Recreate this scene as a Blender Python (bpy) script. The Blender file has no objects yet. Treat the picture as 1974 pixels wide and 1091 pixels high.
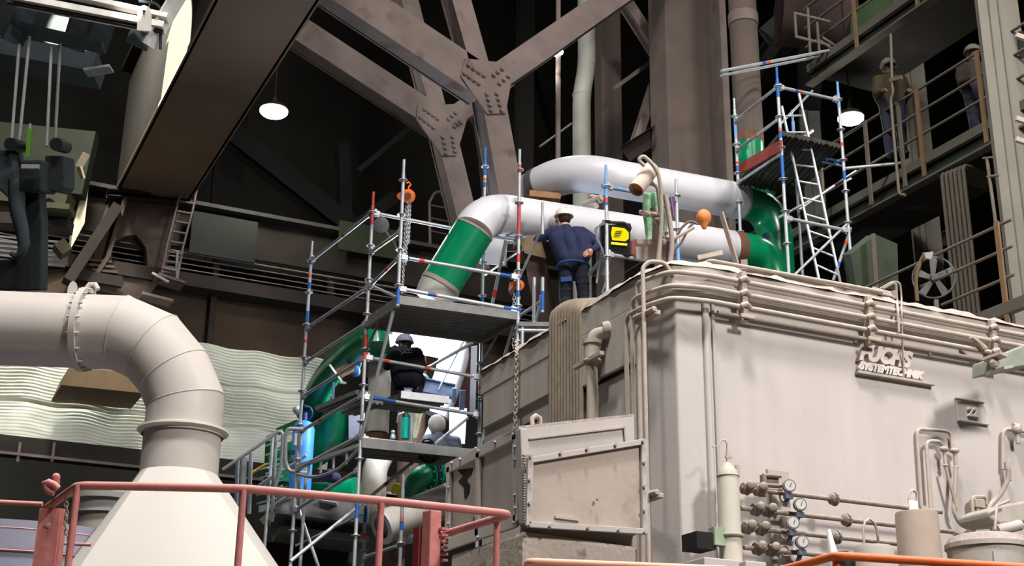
import bpy, math, random
from mathutils import Vector, Matrix
random.seed(7)
C = bpy.context.scene.collection
V = Vector
PI = math.pi
# ---------------------------------------------------------------- camera
FPX, PITCH, ROLL, AZ = 2665.0, math.radians(20.15), math.radians(0.79), math.radians(64.82)
_F = V((math.cos(PITCH)*math.cos(AZ), math.cos(PITCH)*math.sin(AZ), math.sin(PITCH)))
_R = V((math.sin(AZ), -math.cos(AZ), 0)); _U = _R.cross(_F)
R2 = math.cos(ROLL)*_R + math.sin(ROLL)*_U
U2 = -math.sin(ROLL)*_R + math.cos(ROLL)*_U
cam = bpy.data.cameras.new('camera'); cam_o = bpy.data.objects.new('camera', cam); C.objects.link(cam_o)
cam.sensor_width = 36; cam.lens = 36*FPX/1974; cam.clip_end = 300; cam.clip_start = .1
cam_o.matrix_world = Matrix(((R2.x, U2.x, -_F.x, 0), (R2.y, U2.y, -_F.y, 0), (R2.z, U2.z, -_F.z, 0), (0, 0, 0, 1)))
bpy.context.scene.camera = cam_o
# ---------------------------------------------------------------- world, lights, exposure
sc = bpy.context.scene
sc.view_settings.view_transform = 'Standard'; sc.view_settings.look = 'None'
sc.view_settings.gamma = 1; sc.view_settings.exposure = -0.36
w = bpy.data.worlds.new('hall_air'); sc.world = w; w.use_nodes = True
w.node_tree.nodes['Background'].inputs[0].default_value = (.75, .85, 1, 1)
w.node_tree.nodes['Background'].inputs[1].default_value = .13

def area(name, loc, target, size, power, color=(1, .96, .9), spread=None):
    l = bpy.data.lights.new(name, 'AREA'); l.shape = 'DISK'; l.size = size; l.energy = power; l.color = color
    if spread: l.spread = math.radians(spread)
    o = bpy.data.objects.new(name, l); C.objects.link(o); o.location = loc
    o.rotation_euler = (V(target)-V(loc)).to_track_quat('-Z', 'Y').to_euler(); return o

def spot(name, loc, target, power, angle, blend=.5, color=(1, .96, .9), r=.3):
    l = bpy.data.lights.new(name, 'SPOT'); l.energy = power; l.color = color; l.spot_size = math.radians(angle)
    l.spot_blend = blend; l.shadow_soft_size = r
    o = bpy.data.objects.new(name, l); C.objects.link(o); o.location = loc
    o.rotation_euler = (V(target)-V(loc)).to_track_quat('-Z', 'Y').to_euler(); return o

def point(name, loc, power, color=(1, 1, 1), r=.1):
    l = bpy.data.lights.new(name, 'POINT'); l.energy = power; l.color = color; l.shadow_soft_size = r
    o = bpy.data.objects.new(name, l); C.objects.link(o); o.location = loc; return o

# high bay lamps over the bay the camera stands in (above and behind the frame), the last one a fill
area('bay_light', (3.6, 4.2, 21.0), (7.6, 11.0, 3), 2.4, 2150, (1, .98, .97), 120)
area('bay_light', (-2.0, 6.5, 20.0), (1.5, 12, 4), 2.2, 1250, (1, .98, .96), 130)
area('bay_light', (12.0, 2.0, 20.0), (10, 12, 6), 2.2, 750, (1, .96, .92), 130)
area('bay_light', (10.0, -6.5, 13.0), (9.5, 11, 3.0), 2.6, 1500, (1, .95, .92), 100)  # frontal fill light added behind the camera, not a hall lamp

# ---------------------------------------------------------------- pixel rays
def ray(x, y): return _F + R2*((x-987)/FPX) - U2*((y-545.5)/FPX)
def W(x, y, d): return ray(x, y)*d
def _pl(x, y, i, v): r = ray(x, y); return r*(v/r[i])
def Xp(x, y, v): return _pl(x, y, 0, v)
def Yp(x, y, v): return _pl(x, y, 1, v)
def Zp(x, y, v): return _pl(x, y, 2, v)
def onvert(p, x, y):
    """height at which pixel row y meets the vertical line through p (nearest to the ray)"""
    # solve for z so that projected y equals y
    a = (545.5-y)/FPX
    # (q.U2) = a (q.F), q = (px,py,z)
    num = a*(p[0]*_F.x+p[1]*_F.y) - (p[0]*U2.x+p[1]*U2.y)
    den = U2.z - a*_F.z
    return V((p[0], p[1], num/den))
FLOOR = -1.6
# ---------------------------------------------------------------- mesh builder
def _basis(d, up=None):
    d = d.normalized()
    if up is None: up = V((0, 0, 1))
    if abs(d.dot(up)) > .98: up = V((1, 0, 0)) if abs(d.x) < .9 else V((0, 1, 0))
    s = d.cross(up).normalized(); u = s.cross(d).normalized()
    return s, u

class MB:
    def __init__(s): s.v = []; s.f = []; s.m = []; s.cur = 0
    def mat(s, i): s.cur = i; return s
    def add(s, vs, fs):
        n = len(s.v); s.v += [tuple(v) for v in vs]; s.f += [tuple(n+i for i in f) for f in fs]; s.m += [s.cur]*len(fs); return s
    def hexa(s, a, b):
        """a,b: 4 corners each of two opposite faces"""
        return s.add(list(a)+list(b), [(3, 2, 1, 0), (4, 5, 6, 7), (0, 1, 5, 4), (1, 2, 6, 5), (2, 3, 7, 6), (3, 0, 4, 7)])
    def box(s, c, d, rz=0):
        c = V(c); x = V((math.cos(rz), math.sin(rz), 0))*d[0]/2; y = V((-math.sin(rz), math.cos(rz), 0))*d[1]/2; z = V((0, 0, d[2]/2))
        return s.hexa([c-x-y-z, c+x-y-z, c+x+y-z, c-x+y-z], [c-x-y+z, c+x-y+z, c+x+y+z, c-x+y+z])
    def beam(s, p, q, w, h, up=None):
        p, q = V(p), V(q); a, u = _basis(q-p, up); a = a*w/2; u = u*h/2
        return s.hexa([p-a-u, p+a-u, p+a+u, p-a+u], [q-a-u, q+a-u, q+a+u, q-a+u])
    def ibeam(s, p, q, w, h, up=None, tf=.02, tw=.015):
        """I section: flanges w wide at +-h/2 along up"""
        p, q = V(p), V(q); a, u = _basis(q-p, up)
        for k in (-1, 1): s.beam(p+u*k*(h-tf)/2, q+u*k*(h-tf)/2, w, tf, u)
        return s.beam(p, q, tw, h-2*tf, u)
    def channel(s, p, q, w, h, up=None, t=.01):
        p, q = V(p), V(q); a, u = _basis(q-p, up)
        s.beam(p, q, t, h, u)
        for k in (-1, 1): s.beam(p+u*k*(h-t)/2+a*w/2, q+u*k*(h-t)/2+a*w/2, w, t, u)
        return s
    def prism(s, pts, vec):
        pts = [V(p) for p in pts]; vec = V(vec); n = len(pts)
        return s.add(pts+[p+vec for p in pts], [tuple(range(n))[::-1], tuple(range(n, 2*n))]+[(i, (i+1) % n, n+(i+1) % n, n+i) for i in range(n)])
    def tube(s, pts, r, seg=12, cap=True, closed=False):
        pts = [V(p) for p in pts]; n = len(pts)
        rs = r if isinstance(r, (list, tuple)) else [r]*n
        ds = []
        for i in range(n):
            if closed: d = (pts[(i+1) % n]-pts[i-1])
            elif i == 0: d = pts[1]-pts[0]
            elif i == n-1: d = pts[-1]-pts[-2]
            else:
                d = (pts[i+1]-pts[i]).normalized()+(pts[i]-pts[i-1]).normalized()
            ds.append(d.normalized() if d.length > 1e-9 else V((0, 0, 1)))
        a, u = _basis(ds[0]); vs = []
        for i in range(n):
            d = ds[i]
            if i:
                u = (u - d*u.dot(d)); u = u.normalized() if u.length > 1e-6 else _basis(d)[1]
            a = d.cross(u).normalized()
            k = 1.0
            for j in range(seg):
                t = 2*PI*j/seg
                vs.append(pts[i]+(a*math.cos(t)+u*math.sin(t))*rs[i])
        fs = []
        for i in range(n if closed else n-1):
            for j in range(seg):
                i2 = (i+1) % n
                fs.append((i*seg+j, i*seg+(j+1) % seg, i2*seg+(j+1) % seg, i2*seg+j))
        if cap and not closed: fs += [tuple(range(seg))[::-1], tuple((n-1)*seg+j for j in range(seg))]
        return s.add(vs, fs)
    def mitre(s, pts, r, seg=32, cap=True):
        """tube whose joints are true mitres (constant radius)"""
        pts = [V(p) for p in pts]; n = len(pts); vs = []
        d0 = (pts[1]-pts[0]).normalized(); a, u = _basis(d0)
        ring = [pts[0]+(a*math.cos(2*PI*j/seg)+u*math.sin(2*PI*j/seg))*r for j in range(seg)]
        vs += ring
        for i in range(1, n):
            d = (pts[i]-pts[i-1]).normalized()
            nn = d if i == n-1 else (d+(pts[i+1]-pts[i]).normalized()).normalized()
            ring = [q+d*((pts[i]-q).dot(nn)/d.dot(nn)) for q in ring]; vs += ring
        fs = [(i*seg+j, i*seg+(j+1) % seg, (i+1)*seg+(j+1) % seg, (i+1)*seg+j) for i in range(n-1) for j in range(seg)]
        if cap: fs += [tuple(range(seg))[::-1], tuple((n-1)*seg+j for j in range(seg))]
        return s.add(vs, fs)
    def lathe(s, o, ax, prof, seg=24, cap=True):
        o = V(o); ax = V(ax).normalized(); a, u = _basis(ax); vs = []
        for r, t in prof:
            for j in range(seg):
                g = 2*PI*j/seg; vs.append(o+ax*t+(a*math.cos(g)+u*math.sin(g))*r)
        n = len(prof)
        fs = [(i*seg+j, i*seg+(j+1) % seg, (i+1)*seg+(j+1) % seg, (i+1)*seg+j) for i in range(n-1) for j in range(seg)]
        if cap: fs += [tuple(range(seg))[::-1], tuple((n-1)*seg+j for j in range(seg))]
        return s.add(vs, fs)
    def ball(s, c, r, seg=12, sc=(1, 1, 1)):
        c = V(c); vs = []; k = seg//2
        for i in range(1, k):
            t = PI*i/k
            for j in range(seg):
                g = 2*PI*j/seg; vs.append(c+V((r*math.sin(t)*math.cos(g)*sc[0], r*math.sin(t)*math.sin(g)*sc[1], r*math.cos(t)*sc[2])))
        vs += [c+V((0, 0, r*sc[2])), c-V((0, 0, r*sc[2]))]; T = len(vs)-2
        fs = [(i*seg+j, (i+1)*seg+j, (i+1)*seg+(j+1) % seg, i*seg+(j+1) % seg) for i in range(k-2) for j in range(seg)]
        fs += [(T, j, (j+1) % seg) for j in range(seg)]+[(T+1, (k-2)*seg+(j+1) % seg, (k-2)*seg+j) for j in range(seg)]
        return s.add(vs, fs)
    def ring(s, c, ax, R, r, seg=24, rs=8):
        c = V(c); a, u = _basis(V(ax)); return s.tube([c+(a*math.cos(2*PI*i/seg)+u*math.sin(2*PI*i/seg))*R for i in range(seg)], r, rs, closed=True)
    def bolt(s, c, ax, r=.015, h=.015): return s.lathe(c, ax, [(r, 0), (r, h)], 6)

def parts_of(o): return [c for c in C.objects if c.parent == o]
def obj(name, mb, mats, parent=None, smooth=None, bevel=0, label=None, sub=0):
    me = bpy.data.meshes.new(name)
    org = V((0, 0, 0))
    if parent is not None:
        q = parent
        while q is not None: org = org+V(q.location); q = q.parent
    else:
        n = len(mb.v)
        if n:
            xs = [v[0] for v in mb.v]; ys = [v[1] for v in mb.v]; zs = [v[2] for v in mb.v]
            org = V(((min(xs)+max(xs))/2, (min(ys)+max(ys))/2, min(zs)))
    me.from_pydata([(v[0]-org.x, v[1]-org.y, v[2]-org.z) for v in mb.v], [], mb.f)
    if not isinstance(mats, (list, tuple)): mats = [mats]
    for m in mats: me.materials.append(m)
    if len(mats) > 1: me.polygons.foreach_set('material_index', mb.m)
    me.update()
    import bmesh
    b = bmesh.new(); b.from_mesh(me); bmesh.ops.recalc_face_normals(b, faces=b.faces); b.to_mesh(me); b.free()
    if smooth:
        me.shade_smooth(); me.set_sharp_from_angle(angle=math.radians(smooth))
    o = bpy.data.objects.new(name, me); C.objects.link(o)
    if parent is not None: o.parent = parent
    else: o.location = org
    if bevel:
        bm_ = o.modifiers.new('bevel', 'BEVEL'); bm_.width = bevel; bm_.segments = 2; bm_.limit_method = 'ANGLE'; bm_.angle_limit = math.radians(40)
    if sub:
        s_ = o.modifiers.new('sub', 'SUBSURF'); s_.levels = sub; s_.render_levels = sub
    if label: o['label'] = label
    return o
def tag(o, label, cat, group=None, kind=None):
    o['label'] = label; o['category'] = cat
    if group: o['group'] = group
    if kind: o['kind'] = kind
    return o
def thing(name, label, cat, loc=(0, 0, 0), group=None):
    o = bpy.data.objects.new(name, None); C.objects.link(o); o.location = loc; o.empty_display_size = .2
    return tag(o, label, cat, group)
def struct(name, mb, m, smooth=None, bevel=0, parent=None):
    o = obj(name, mb, m, parent, smooth, bevel)
    if parent is None: o['kind'] = 'structure'
    return o
def lin(c): return tuple(((x/255)/12.92 if x/255 <= .04045 else ((x/255+.055)/1.055)**2.4) for x in c)
_mats = {}
def mat(name, rgb, rough=.7, metal=0, var=.15, scale=4, dust=0, dustc=(176, 166, 158), streak=0, bump=.1, spec=.3, stain=None):
    """rgb in sRGB 0-255. mottled by noise, optional dust lying on upward faces, vertical streaks"""
    if name in _mats: return _mats[name]
    m = bpy.data.materials.new(name); m.use_nodes = True; nt = m.node_tree; N = nt.nodes; L = nt.links
    b = N['Principled BSDF']; b.inputs['Roughness'].default_value = rough; b.inputs['Metallic'].default_value = metal
    b.inputs['Specular IOR Level'].default_value = spec
    g = N.new('ShaderNodeNewGeometry'); n = N.new('ShaderNodeTexNoise'); n.inputs['Scale'].default_value = scale; n.inputs['Detail'].default_value = 6
    L.new(g.outputs['Position'], n.inputs['Vector'])
    c = lin(rgb)
    r = N.new('ShaderNodeValToRGB'); r.color_ramp.elements[0].position = .3; r.color_ramp.elements[1].position = .7
    r.color_ramp.elements[0].color = (*[x*(1-var) for x in c], 1); r.color_ramp.elements[1].color = (*[min(1, x*(1+var)) for x in c], 1)
    L.new(n.outputs['Fac'], r.inputs['Fac']); out = r.outputs['Color']
    if streak:
        mp = N.new('ShaderNodeMapping'); mp.inputs['Scale'].default_value = (5, 5, .25); L.new(g.outputs['Position'], mp.inputs['Vector'])
        n2 = N.new('ShaderNodeTexNoise'); n2.inputs['Scale'].default_value = 1.2; n2.inputs['Detail'].default_value = 4; L.new(mp.outputs[0], n2.inputs['Vector'])
        r2 = N.new('ShaderNodeValToRGB'); r2.color_ramp.elements[0].position = .35; r2.color_ramp.elements[1].position = .65
        r2.color_ramp.elements[0].color = (1-streak, 1-streak, 1-streak*1.1, 1); r2.color_ramp.elements[1].color = (1, 1, 1, 1)
        L.new(n2.outputs['Fac'], r2.inputs['Fac'])
        mx = N.new('ShaderNodeMixRGB'); mx.blend_type = 'MULTIPLY'; mx.inputs['Fac'].default_value = 1
        L.new(out, mx.inputs['Color1']); L.new(r2.outputs['Color'], mx.inputs['Color2']); out = mx.outputs['Color']
    if stain:
        n3 = N.new('ShaderNodeTexNoise'); n3.inputs['Scale'].default_value = stain[1]; n3.inputs['Detail'].default_value = 8; L.new(g.outputs['Position'], n3.inputs['Vector'])
        r3 = N.new('ShaderNodeValToRGB'); r3.color_ramp.elements[0].position = stain[2]; r3.color_ramp.elements[1].position = min(1, stain[2]+.12)
        r3.color_ramp.elements[0].color = (0, 0, 0, 1); r3.color_ramp.elements[1].color = (1, 1, 1, 1); L.new(n3.outputs['Fac'], r3.inputs['Fac'])
        mx = N.new('ShaderNodeMixRGB'); L.new(r3.outputs['Color'], mx.inputs['Fac']); L.new(out, mx.inputs['Color1']); mx.inputs['Color2'].default_value = (*lin(stain[0]), 1); out = mx.outputs['Color']
    if dust:
        sp = N.new('ShaderNodeSeparateXYZ'); L.new(g.outputs['Normal'], sp.inputs[0])
        mr = N.new('ShaderNodeMapRange'); mr.inputs['From Min'].default_value = .25; mr.inputs['From Max'].default_value = .8; mr.inputs['To Max'].default_value = dust
        L.new(sp.outputs['Z'], mr.inputs['Value'])
        mx = N.new('ShaderNodeMixRGB'); L.new(mr.outputs[0], mx.inputs['Fac']); L.new(out, mx.inputs['Color1']); mx.inputs['Color2'].default_value = (*lin(dustc), 1); out = mx.outputs['Color']
    L.new(out, b.inputs['Base Color'])
    if bump:
        bp = N.new('ShaderNodeBump'); bp.inputs['Strength'].default_value = bump; bp.inputs['Distance'].default_value = .02
        n4 = N.new('ShaderNodeTexNoise'); n4.inputs['Scale'].default_value = 25; n4.inputs['Detail'].default_value = 5; L.new(g.outputs['Position'], n4.inputs['Vector'])
        L.new(n4.outputs['Fac'], bp.inputs['Height']); L.new(bp.outputs[0], b.inputs['Normal'])
    _mats[name] = m; return m
def emit(name, rgb, power):
    m = bpy.data.materials.new(name); m.use_nodes = True; b = m.node_tree.nodes['Principled BSDF']
    b.inputs['Base Color'].default_value = (1, 1, 1, 1); b.inputs['Emission Color'].default_value = (*rgb, 1); b.inputs['Emission Strength'].default_value = power
    return m
def copy_tree(o, parent=None):
    c = o.copy(); C.objects.link(c); c.parent = parent
    for ch in [q for q in C.objects if q.parent == o]: copy_tree(ch, c)
    return c
# ---------------------------------------------------------------- materials
M_DUST = mat('dusty_beige', (186, 178, 173), .85, 0, .04, 1.2, streak=.05, bump=.08)
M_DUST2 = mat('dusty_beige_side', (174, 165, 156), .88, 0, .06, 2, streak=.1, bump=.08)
M_DUSTTOP = mat('thick_dust', (174, 162, 154), .95, 0, .08, 14, bump=.6)
M_DPIPE = mat('dust_caked_tube', (170, 158, 146), .9, 0, .1, 10, dust=.5, dustc=(214, 204, 192))
M_DARKPLEAT = mat('brown_cable', (140, 126, 110), .9, 0, .15, 8, streak=.2)
M_DUCT = mat('duct_paint', (188, 180, 172), .6, 0, .04, 1.5, bump=.03)
M_CONE = mat('hood_paint', (196, 190, 181), .55, 0, .03, 1.5, bump=.03)
M_RED = mat('red_rail_paint', (200, 126, 119), .6, 0, .12, 12, dust=.75, dustc=(222, 180, 172))
M_ORANGE = mat('orange_rail_paint', (232, 106, 40), .5, 0, .08, 10, dust=.5, dustc=(240, 190, 160))
M_STEEL = mat('grimy_truss_steel', (108, 95, 90), .85, 0, .15, 3, stain=((90, 68, 62), 2.2, .6))
M_DSTEEL = mat('dark_brown_steel', (44, 36, 31), .9, 0, .2, 2)
M_COL = mat('brown_column_steel', (90, 78, 71), .85, 0, .1, 2, streak=.07)
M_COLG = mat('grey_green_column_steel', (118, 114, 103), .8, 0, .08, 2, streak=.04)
M_DARK = mat('unlit_black', (30, 29, 27), .95, 0, .3, 1)  # near-black stands in for missing light on walls, ceiling and in gaps
M_GREYP = mat('grey_green_panel', (46, 48, 42), .9, 0, .1, 2)
M_GALV = mat('galvanised_tube', (172, 175, 178), .42, .3, .12, 9, spec=.5)
M_GALVD = mat('weathered_galvanised', (116, 116, 113), .6, .25, .18, 7)
M_BLUE = mat('blue_paint_mark', (36, 92, 170), .5, 0, .1, 8)
M_REDM = mat('red_paint_mark', (206, 62, 52), .5, 0, .1, 8)
M_ORM = mat('orange_paint_mark', (222, 96, 48), .5, 0, .1, 8)
M_REDP = mat('faded_red_paint', (176, 70, 72), .6, 0, .25, 30)
SCF = [M_GALV, M_BLUE, M_REDM, M_ORM, M_REDP, mat('pale_blue_paint', (110, 150, 196), .5, 0, .15, 14)]
M_WHITE = mat('white_pipe_paint', (206, 204, 208), .38, 0, .02, 2, bump=.02, spec=.5)
M_GREEN = mat('green_pipe_paint', (0, 122, 78), .25, 0, .06, 3, bump=.02, spec=.6)
M_GPIPE = mat('grey_primer_pipe', (150, 140, 130), .7, 0, .1, 4)
M_RUST = mat('rusty_brown_steel', (104, 72, 56), .85, 0, .2, 6)
M_BLACK = mat('black_plastic', (24, 25, 28), .5, 0, .1, 5)
M_WIRE = mat('walkway_rail_paint', (104, 94, 82), .75, 0, .1, 8)
M_RAILY = mat('worn_ochre_rail_paint', (116, 92, 66), .75, 0, .15, 8)
M_GSTEEL = mat('green_painted_steel', (62, 74, 48), .8, 0, .15, 3, dust=.7, dustc=(120, 112, 100))
# ================================================================ room shell
struct('floor', MB().box((10, 20, FLOOR-.15), (110, 110, .3)), mat('dusty_concrete_floor', (96, 90, 84), .95, 0, .2, .8))
struct('ceiling', MB().box((10, 20, 30.1), (110, 110, .3)), M_DARK)
struct('wall_back', MB().box((10, 40, 14), (110, .4, 32)), mat('dim_hall_cladding', (76, 74, 68), .95, 0, .35, .25))
struct('wall_right', MB().box((44, 10, 14), (.4, 110, 32)), mat('dim_hall_cladding', (76, 74, 68)))
struct('wall_left', MB().box((-32, 10, 14), (.4, 110, 32)), M_DARK)
struct('wall_front', MB().box((10, -25, 14), (110, .4, 32)), M_DARK)

# ================================================================ the big dusty enclosure
BX, BY, BZ = 6.72, 10.75, 4.55          # near vertical corner, wall top under the cap
encl = thing('furnace_duct_enclosure', 'huge dust-covered beige steel box with raised lettering on its front', 'enclosure', (9.5, 13, FLOOR))
LX = 20.0; LY = 15.05; FY = 12.0; IX = 8.4
ch = .10
m = MB()
pts = [(BX+.42, BY, 0), (LX, BY, 0), (LX, FY, 0), (IX, FY, 0), (IX, LY, 0), (BX, LY, 0), (BX, BY+.55, 0), (BX+.12, BY+.06, 0)]
m.prism([(x, y, FLOOR) for x, y, _ in pts], (0, 0, BZ-FLOOR))
obj('body', m, M_DUST, encl, bevel=.02)
# cap: band standing proud, with thick dust on it
m = MB()
o_ = .10
cp = [(BX+.40, BY-o_, 0), (LX, BY-o_, 0), (LX, FY, 0), (IX, FY, 0), (IX, LY, 0), (BX-o_*.6, LY, 0), (BX-o_*.6, BY+.42, 0), (BX+.05, BY, 0)]
m.prism([(x, y, BZ) for x, y, _ in cp], (0, 0, .30))
obj('cap_band', m, M_DUST2, encl, bevel=.015)
# dust layer with ragged lumps
import bmesh
def lumpy_slab(name, poly, z0, h, mt, parent, step=.12, amp=.045, seed=1):
    rnd = random.Random(seed); b = MB(); n = len(poly); outer = []; 
    P = []
    for i in range(n):
        a, c = V(poly[i]), V(poly[(i+1) % n]); k = max(1, int((c-a).length/step))
        for j in range(k): P.append(a.lerp(c, j/k))
    K = len(P); nor = []
    for i in range(K):
        e = (P[(i+1) % K]-P[i-1]).normalized(); nor.append(V((-e.y, e.x)))
    r0 = []; r1 = []; r2 = []
    for p, d in zip(P, nor):
        r0.append(V((p.x, p.y, z0))-V((d.x, d.y, 0))*rnd.uniform(0, amp))
        hh = h*rnd.uniform(.35, 1.0)
        q = p+d*.03; r1.append(V((q.x, q.y, z0+hh)))
        q = p+d*.12; r2.append(V((q.x, q.y, z0+h*rnd.uniform(.8, 1.1))))
    K = len(P)
    vs = r0+r1+r2
    fs = []
    for i in range(K):
        j = (i+1) % K
        fs += [(i, j, K+j, K+i), (K+i, K+j, 2*K+j, 2*K+i)]
    fs.append(tuple(range(2*K, 3*K)))
    b.add(vs, fs); return obj(name, b, mt, parent, smooth=50)
lumpy_slab('dust_layer', [(x, y) for x, y, _ in cp], BZ+.29, .085, M_DUSTTOP, encl)
# upper cap of the left side, seam shadow gap, lifting eye
m = MB(); m.box((BX-.03, (BY+.55+12.55)/2+.1, 4.28), (.06, 12.55-BY-.55, .56)); obj('side_flange', m, M_DUST2, encl, bevel=.008)
m = MB(); m.box((BX-.015, 12.0, 3.975), (.03, 1.25, .03)); obj('seam', m, M_DARK, encl)
# rounded corner moulding
m = MB(); m.tube([(BX+.42, BY-.005, FLOOR), (BX+.42, BY-.005, BZ)], .035, 12); obj('corner_moulding', m, M_DUST, encl, smooth=40)
m = MB(); m.beam((BX+.50, BY-.015, FLOOR), (BX+.50, BY-.015, BZ-.05), .02, .03); obj('corner_seam', m, M_DUST2, encl)

# conduits along the top band, round the corner and down the left face
def round_path(P, r, k=6):
    P = [V(p) for p in P]; out = [P[0]]
    for i in range(1, len(P)-1):
        a, b, c = P[i-1], P[i], P[i+1]; d1 = (a-b); d2 = (c-b); rr = min(r, d1.length*.45, d2.length*.45)
        p0 = b+d1.normalized()*rr; p1 = b+d2.normalized()*rr
        for j in range(k+1):
            t = j/k; out.append(p0*(1-t)**2+b*2*t*(1-t)+p1*t*t)
    out.append(P[-1]); return out
ROUND = round_path
for i, (off, z) in enumerate(((.14, 4.80), (.16, 4.66), (.15, 4.53), (.10, 4.45))):
    y = BY-off; zz = z-.06
    P = [(LX-.5, y, zz), (BX+.38, y, zz), (BX+.0, BY-.07, zz), (BX-.11, BY+.3, zz)]
    if i < 3: P += [(BX-.1, BY+.40+.12*i, zz), (BX-.1, BY+.40+.12*i, FLOOR+.05)]
    else: P = [(LX-.5, y, zz), (BX+.5, y, zz)]
    t = MB(); t.tube(round_path(P, .12), .024 if i < 3 else .02, 10)
    tag(obj('conduit', t, M_DPIPE, None, smooth=50), ['dusty conduit, topmost of the runs along the box rim', 'dusty conduit, second from top along the box rim', 'dusty conduit, third from top along the box rim', 'dusty conduit, lowest of the runs along the box rim, ending before the corner'][i], 'conduit', 'conduits round the rim of the beige box')
for i, x in enumerate((7.50, 9.05, 10.72, 12.4)):
    t = MB(); t.box((x, BY-.13, 4.58), (.06, .1, .52)); t.box((x, BY-.2, 4.36), (.16, .03, .04))
    for z in (4.74, 4.60, 4.47): t.tube([(x-.05, BY-.17, z), (x, BY-.2, z+.02), (x+.05, BY-.17, z)], .03, 8)
    tag(obj('conduit_clamp', t, M_DPIPE, None, bevel=.006), ['dusty clamp over the rim conduits nearest the box corner', 'dusty clamp over the rim conduits above bare front wall left of lettering', 'dusty clamp over the rim conduits right of the raised lettering', 'clamp over the rim conduits at the right edge'][i], 'clamp', 'clamps on the rim conduits')
# clamp on vertical conduits
for i, (x, y) in enumerate(((1257, 607), (1262, 958))):
    p = Xp(x, y, BX-.13); t = MB(); t.beam(p-V((0, .1, 0)), p+V((0, .28, 0)), .08, .05); t.tube([p-V((.04, .12, -.02)), p+V((-.04, .27, .04))], .03, 8)
    tag(obj('conduit_clamp', t, M_DPIPE, None, bevel=.01), ['knobbly dusty clamp high on the upright conduits by the corner', 'knobbly dusty clamp low on the upright conduits by the corner'][i], 'clamp', 'clamps on the upright conduits')
# one taller goose-neck conduit
t = MB()
g0 = Xp(1247, 900, BX-.2); g1 = onvert(g0, 1247, 515)
t.tube(round_path([(g0.x, g0.y, FLOOR+.05), g1, g1+V((.06, -.03, .06)), g1+V((.2, -.1, .05)), g1+V((.26, -.12, -.08))], .1), .022, 10)
tag(obj('gooseneck_conduit', t, M_DPIPE, None, smooth=50), 'upright dusty conduit with a hooked top rising over the box rim', 'conduit')
t = MB(); q0 = Xp(1229, 560, BX-.12); t.tube([(q0.x, q0.y, FLOOR), (q0.x, q0.y, 4.6)], .022, 8)

# pipe with elbow on the left face
pe = thing('elbow_pipe', 'dust-caked upright pipe with an elbow on the left face of the beige box', 'pipe', (BX-.2, 12, FLOOR))
a = Xp(1142, 750, BX-.2); zt = Xp(1146, 640, BX-.2).z
t = MB(); t.tube(round_path([(a.x, a.y, FLOOR), (a.x, a.y, zt), (a.x+.3, a.y-.15, zt+.03)], .1), .06, 14); obj('pipe_body', t, M_DPIPE, pe, smooth=50)
t = MB(); t.tube([(a.x, a.y, zt-.32), (a.x, a.y, zt-.1)], .085, 14); t.lathe((a.x, a.y, zt-.12), (0, 0, 1), [(.1, 0), (.1, .04)], 14); obj('coupling', t, M_DPIPE, pe, smooth=50)
t = MB(); t.lathe((a.x+.1, a.y-.05, zt+.03), (.9, -.45, .1), [(.09, 0), (.1, .06), (.07, .1)], 12); obj('elbow_collar', t, M_DPIPE, pe, smooth=50)
t = MB(); b = a.copy(); b.z = Xp(1140, 697, BX-.2).z; t.beam(b+V((-.05, .3, 0)), b+V((-.05, -.3, 0)), .05, .04); t.ring(b, (0, 0, 1), .075, .02, 14); t.beam(b+V((0, .1, -.02)), b+V((.15, .12, -.15)), .03, .03); obj('pipe_bracket', t, M_DPIPE, pe)
# bundle of cables hanging down the left face
y0, y1 = Xp(1130, 700, BX).y, Xp(1072, 700, BX).y
n = 11
for i in range(n):
    yy = y0+(y1-y0)*i/(n-1); xo = BX-.06
    ztop = 4.93+.16*math.sin(i*.2)
    t = MB(); t.tube(round_path([(xo, yy, FLOOR+.02), (xo, yy, ztop), (xo+.45, yy-.03, ztop+.09), (xo+.9, yy-.25, 4.96)], .12), .03, 8)
    tag(obj('draped_cable', t, M_DARKPLEAT, None, smooth=60), 'brown dusty cable hanging in the tight bundle over the left side of the box', 'cable', 'cable bundle hanging over the left side of the box')
# box left part: second, lower piece further back
m = MB(); m.box((BX-.02, (y1+.05+15.0)/2, 4.35), (.06, 15.0-y1-.1, .46)); obj('side_flange', m, M_DUST2, encl, bevel=.01)
m = MB(); m.box((BX-.03, 13.9, 3.9), (.03, .7, .03)); obj('seam', m, M_DARK, encl)
# raised lettering
def text_mesh(s, size, depth, name, mt, loc, rot, parent=None, shear=0, spacing=1, bold=0, sx=1):
    cu = bpy.data.curves.new(name, 'FONT'); cu.body = s; cu.size = size; cu.extrude = depth; cu.shear = shear; cu.space_character = spacing; cu.offset = bold; cu.bevel_depth = depth*.2
    o = bpy.data.objects.new(name, cu); dg = bpy.context.evaluated_depsgraph_get(); C.objects.link(o); dg.update()
    me = bpy.data.meshes.new_from_object(o.evaluated_get(dg)); C.objects.unlink(o); bpy.data.objects.remove(o)
    mo = bpy.data.objects.new(name, me); C.objects.link(mo); me.materials.clear(); me.materials.append(mt)
    q = Matrix.LocRotScale(V(loc), rot.to_quaternion() if hasattr(rot, 'to_quaternion') else rot, V((sx, 1, 1)))
    if parent is not None:
        q = Matrix.Translation(-V(parent.location)) @ q; mo.parent = parent
    mo.matrix_local = q
    return mo
from mathutils import Euler
M_DUSTL = mat('pale_dusty_letters', (206, 196, 188), .85, 0, .03, 6, bump=.03)
RF = Euler((PI/2, 0, 0)).to_quaternion()
pA = Yp(1655, 698, BY-.02); pB = Yp(1775, 700, BY-.02); pC = Yp(1660, 665, BY)
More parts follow.
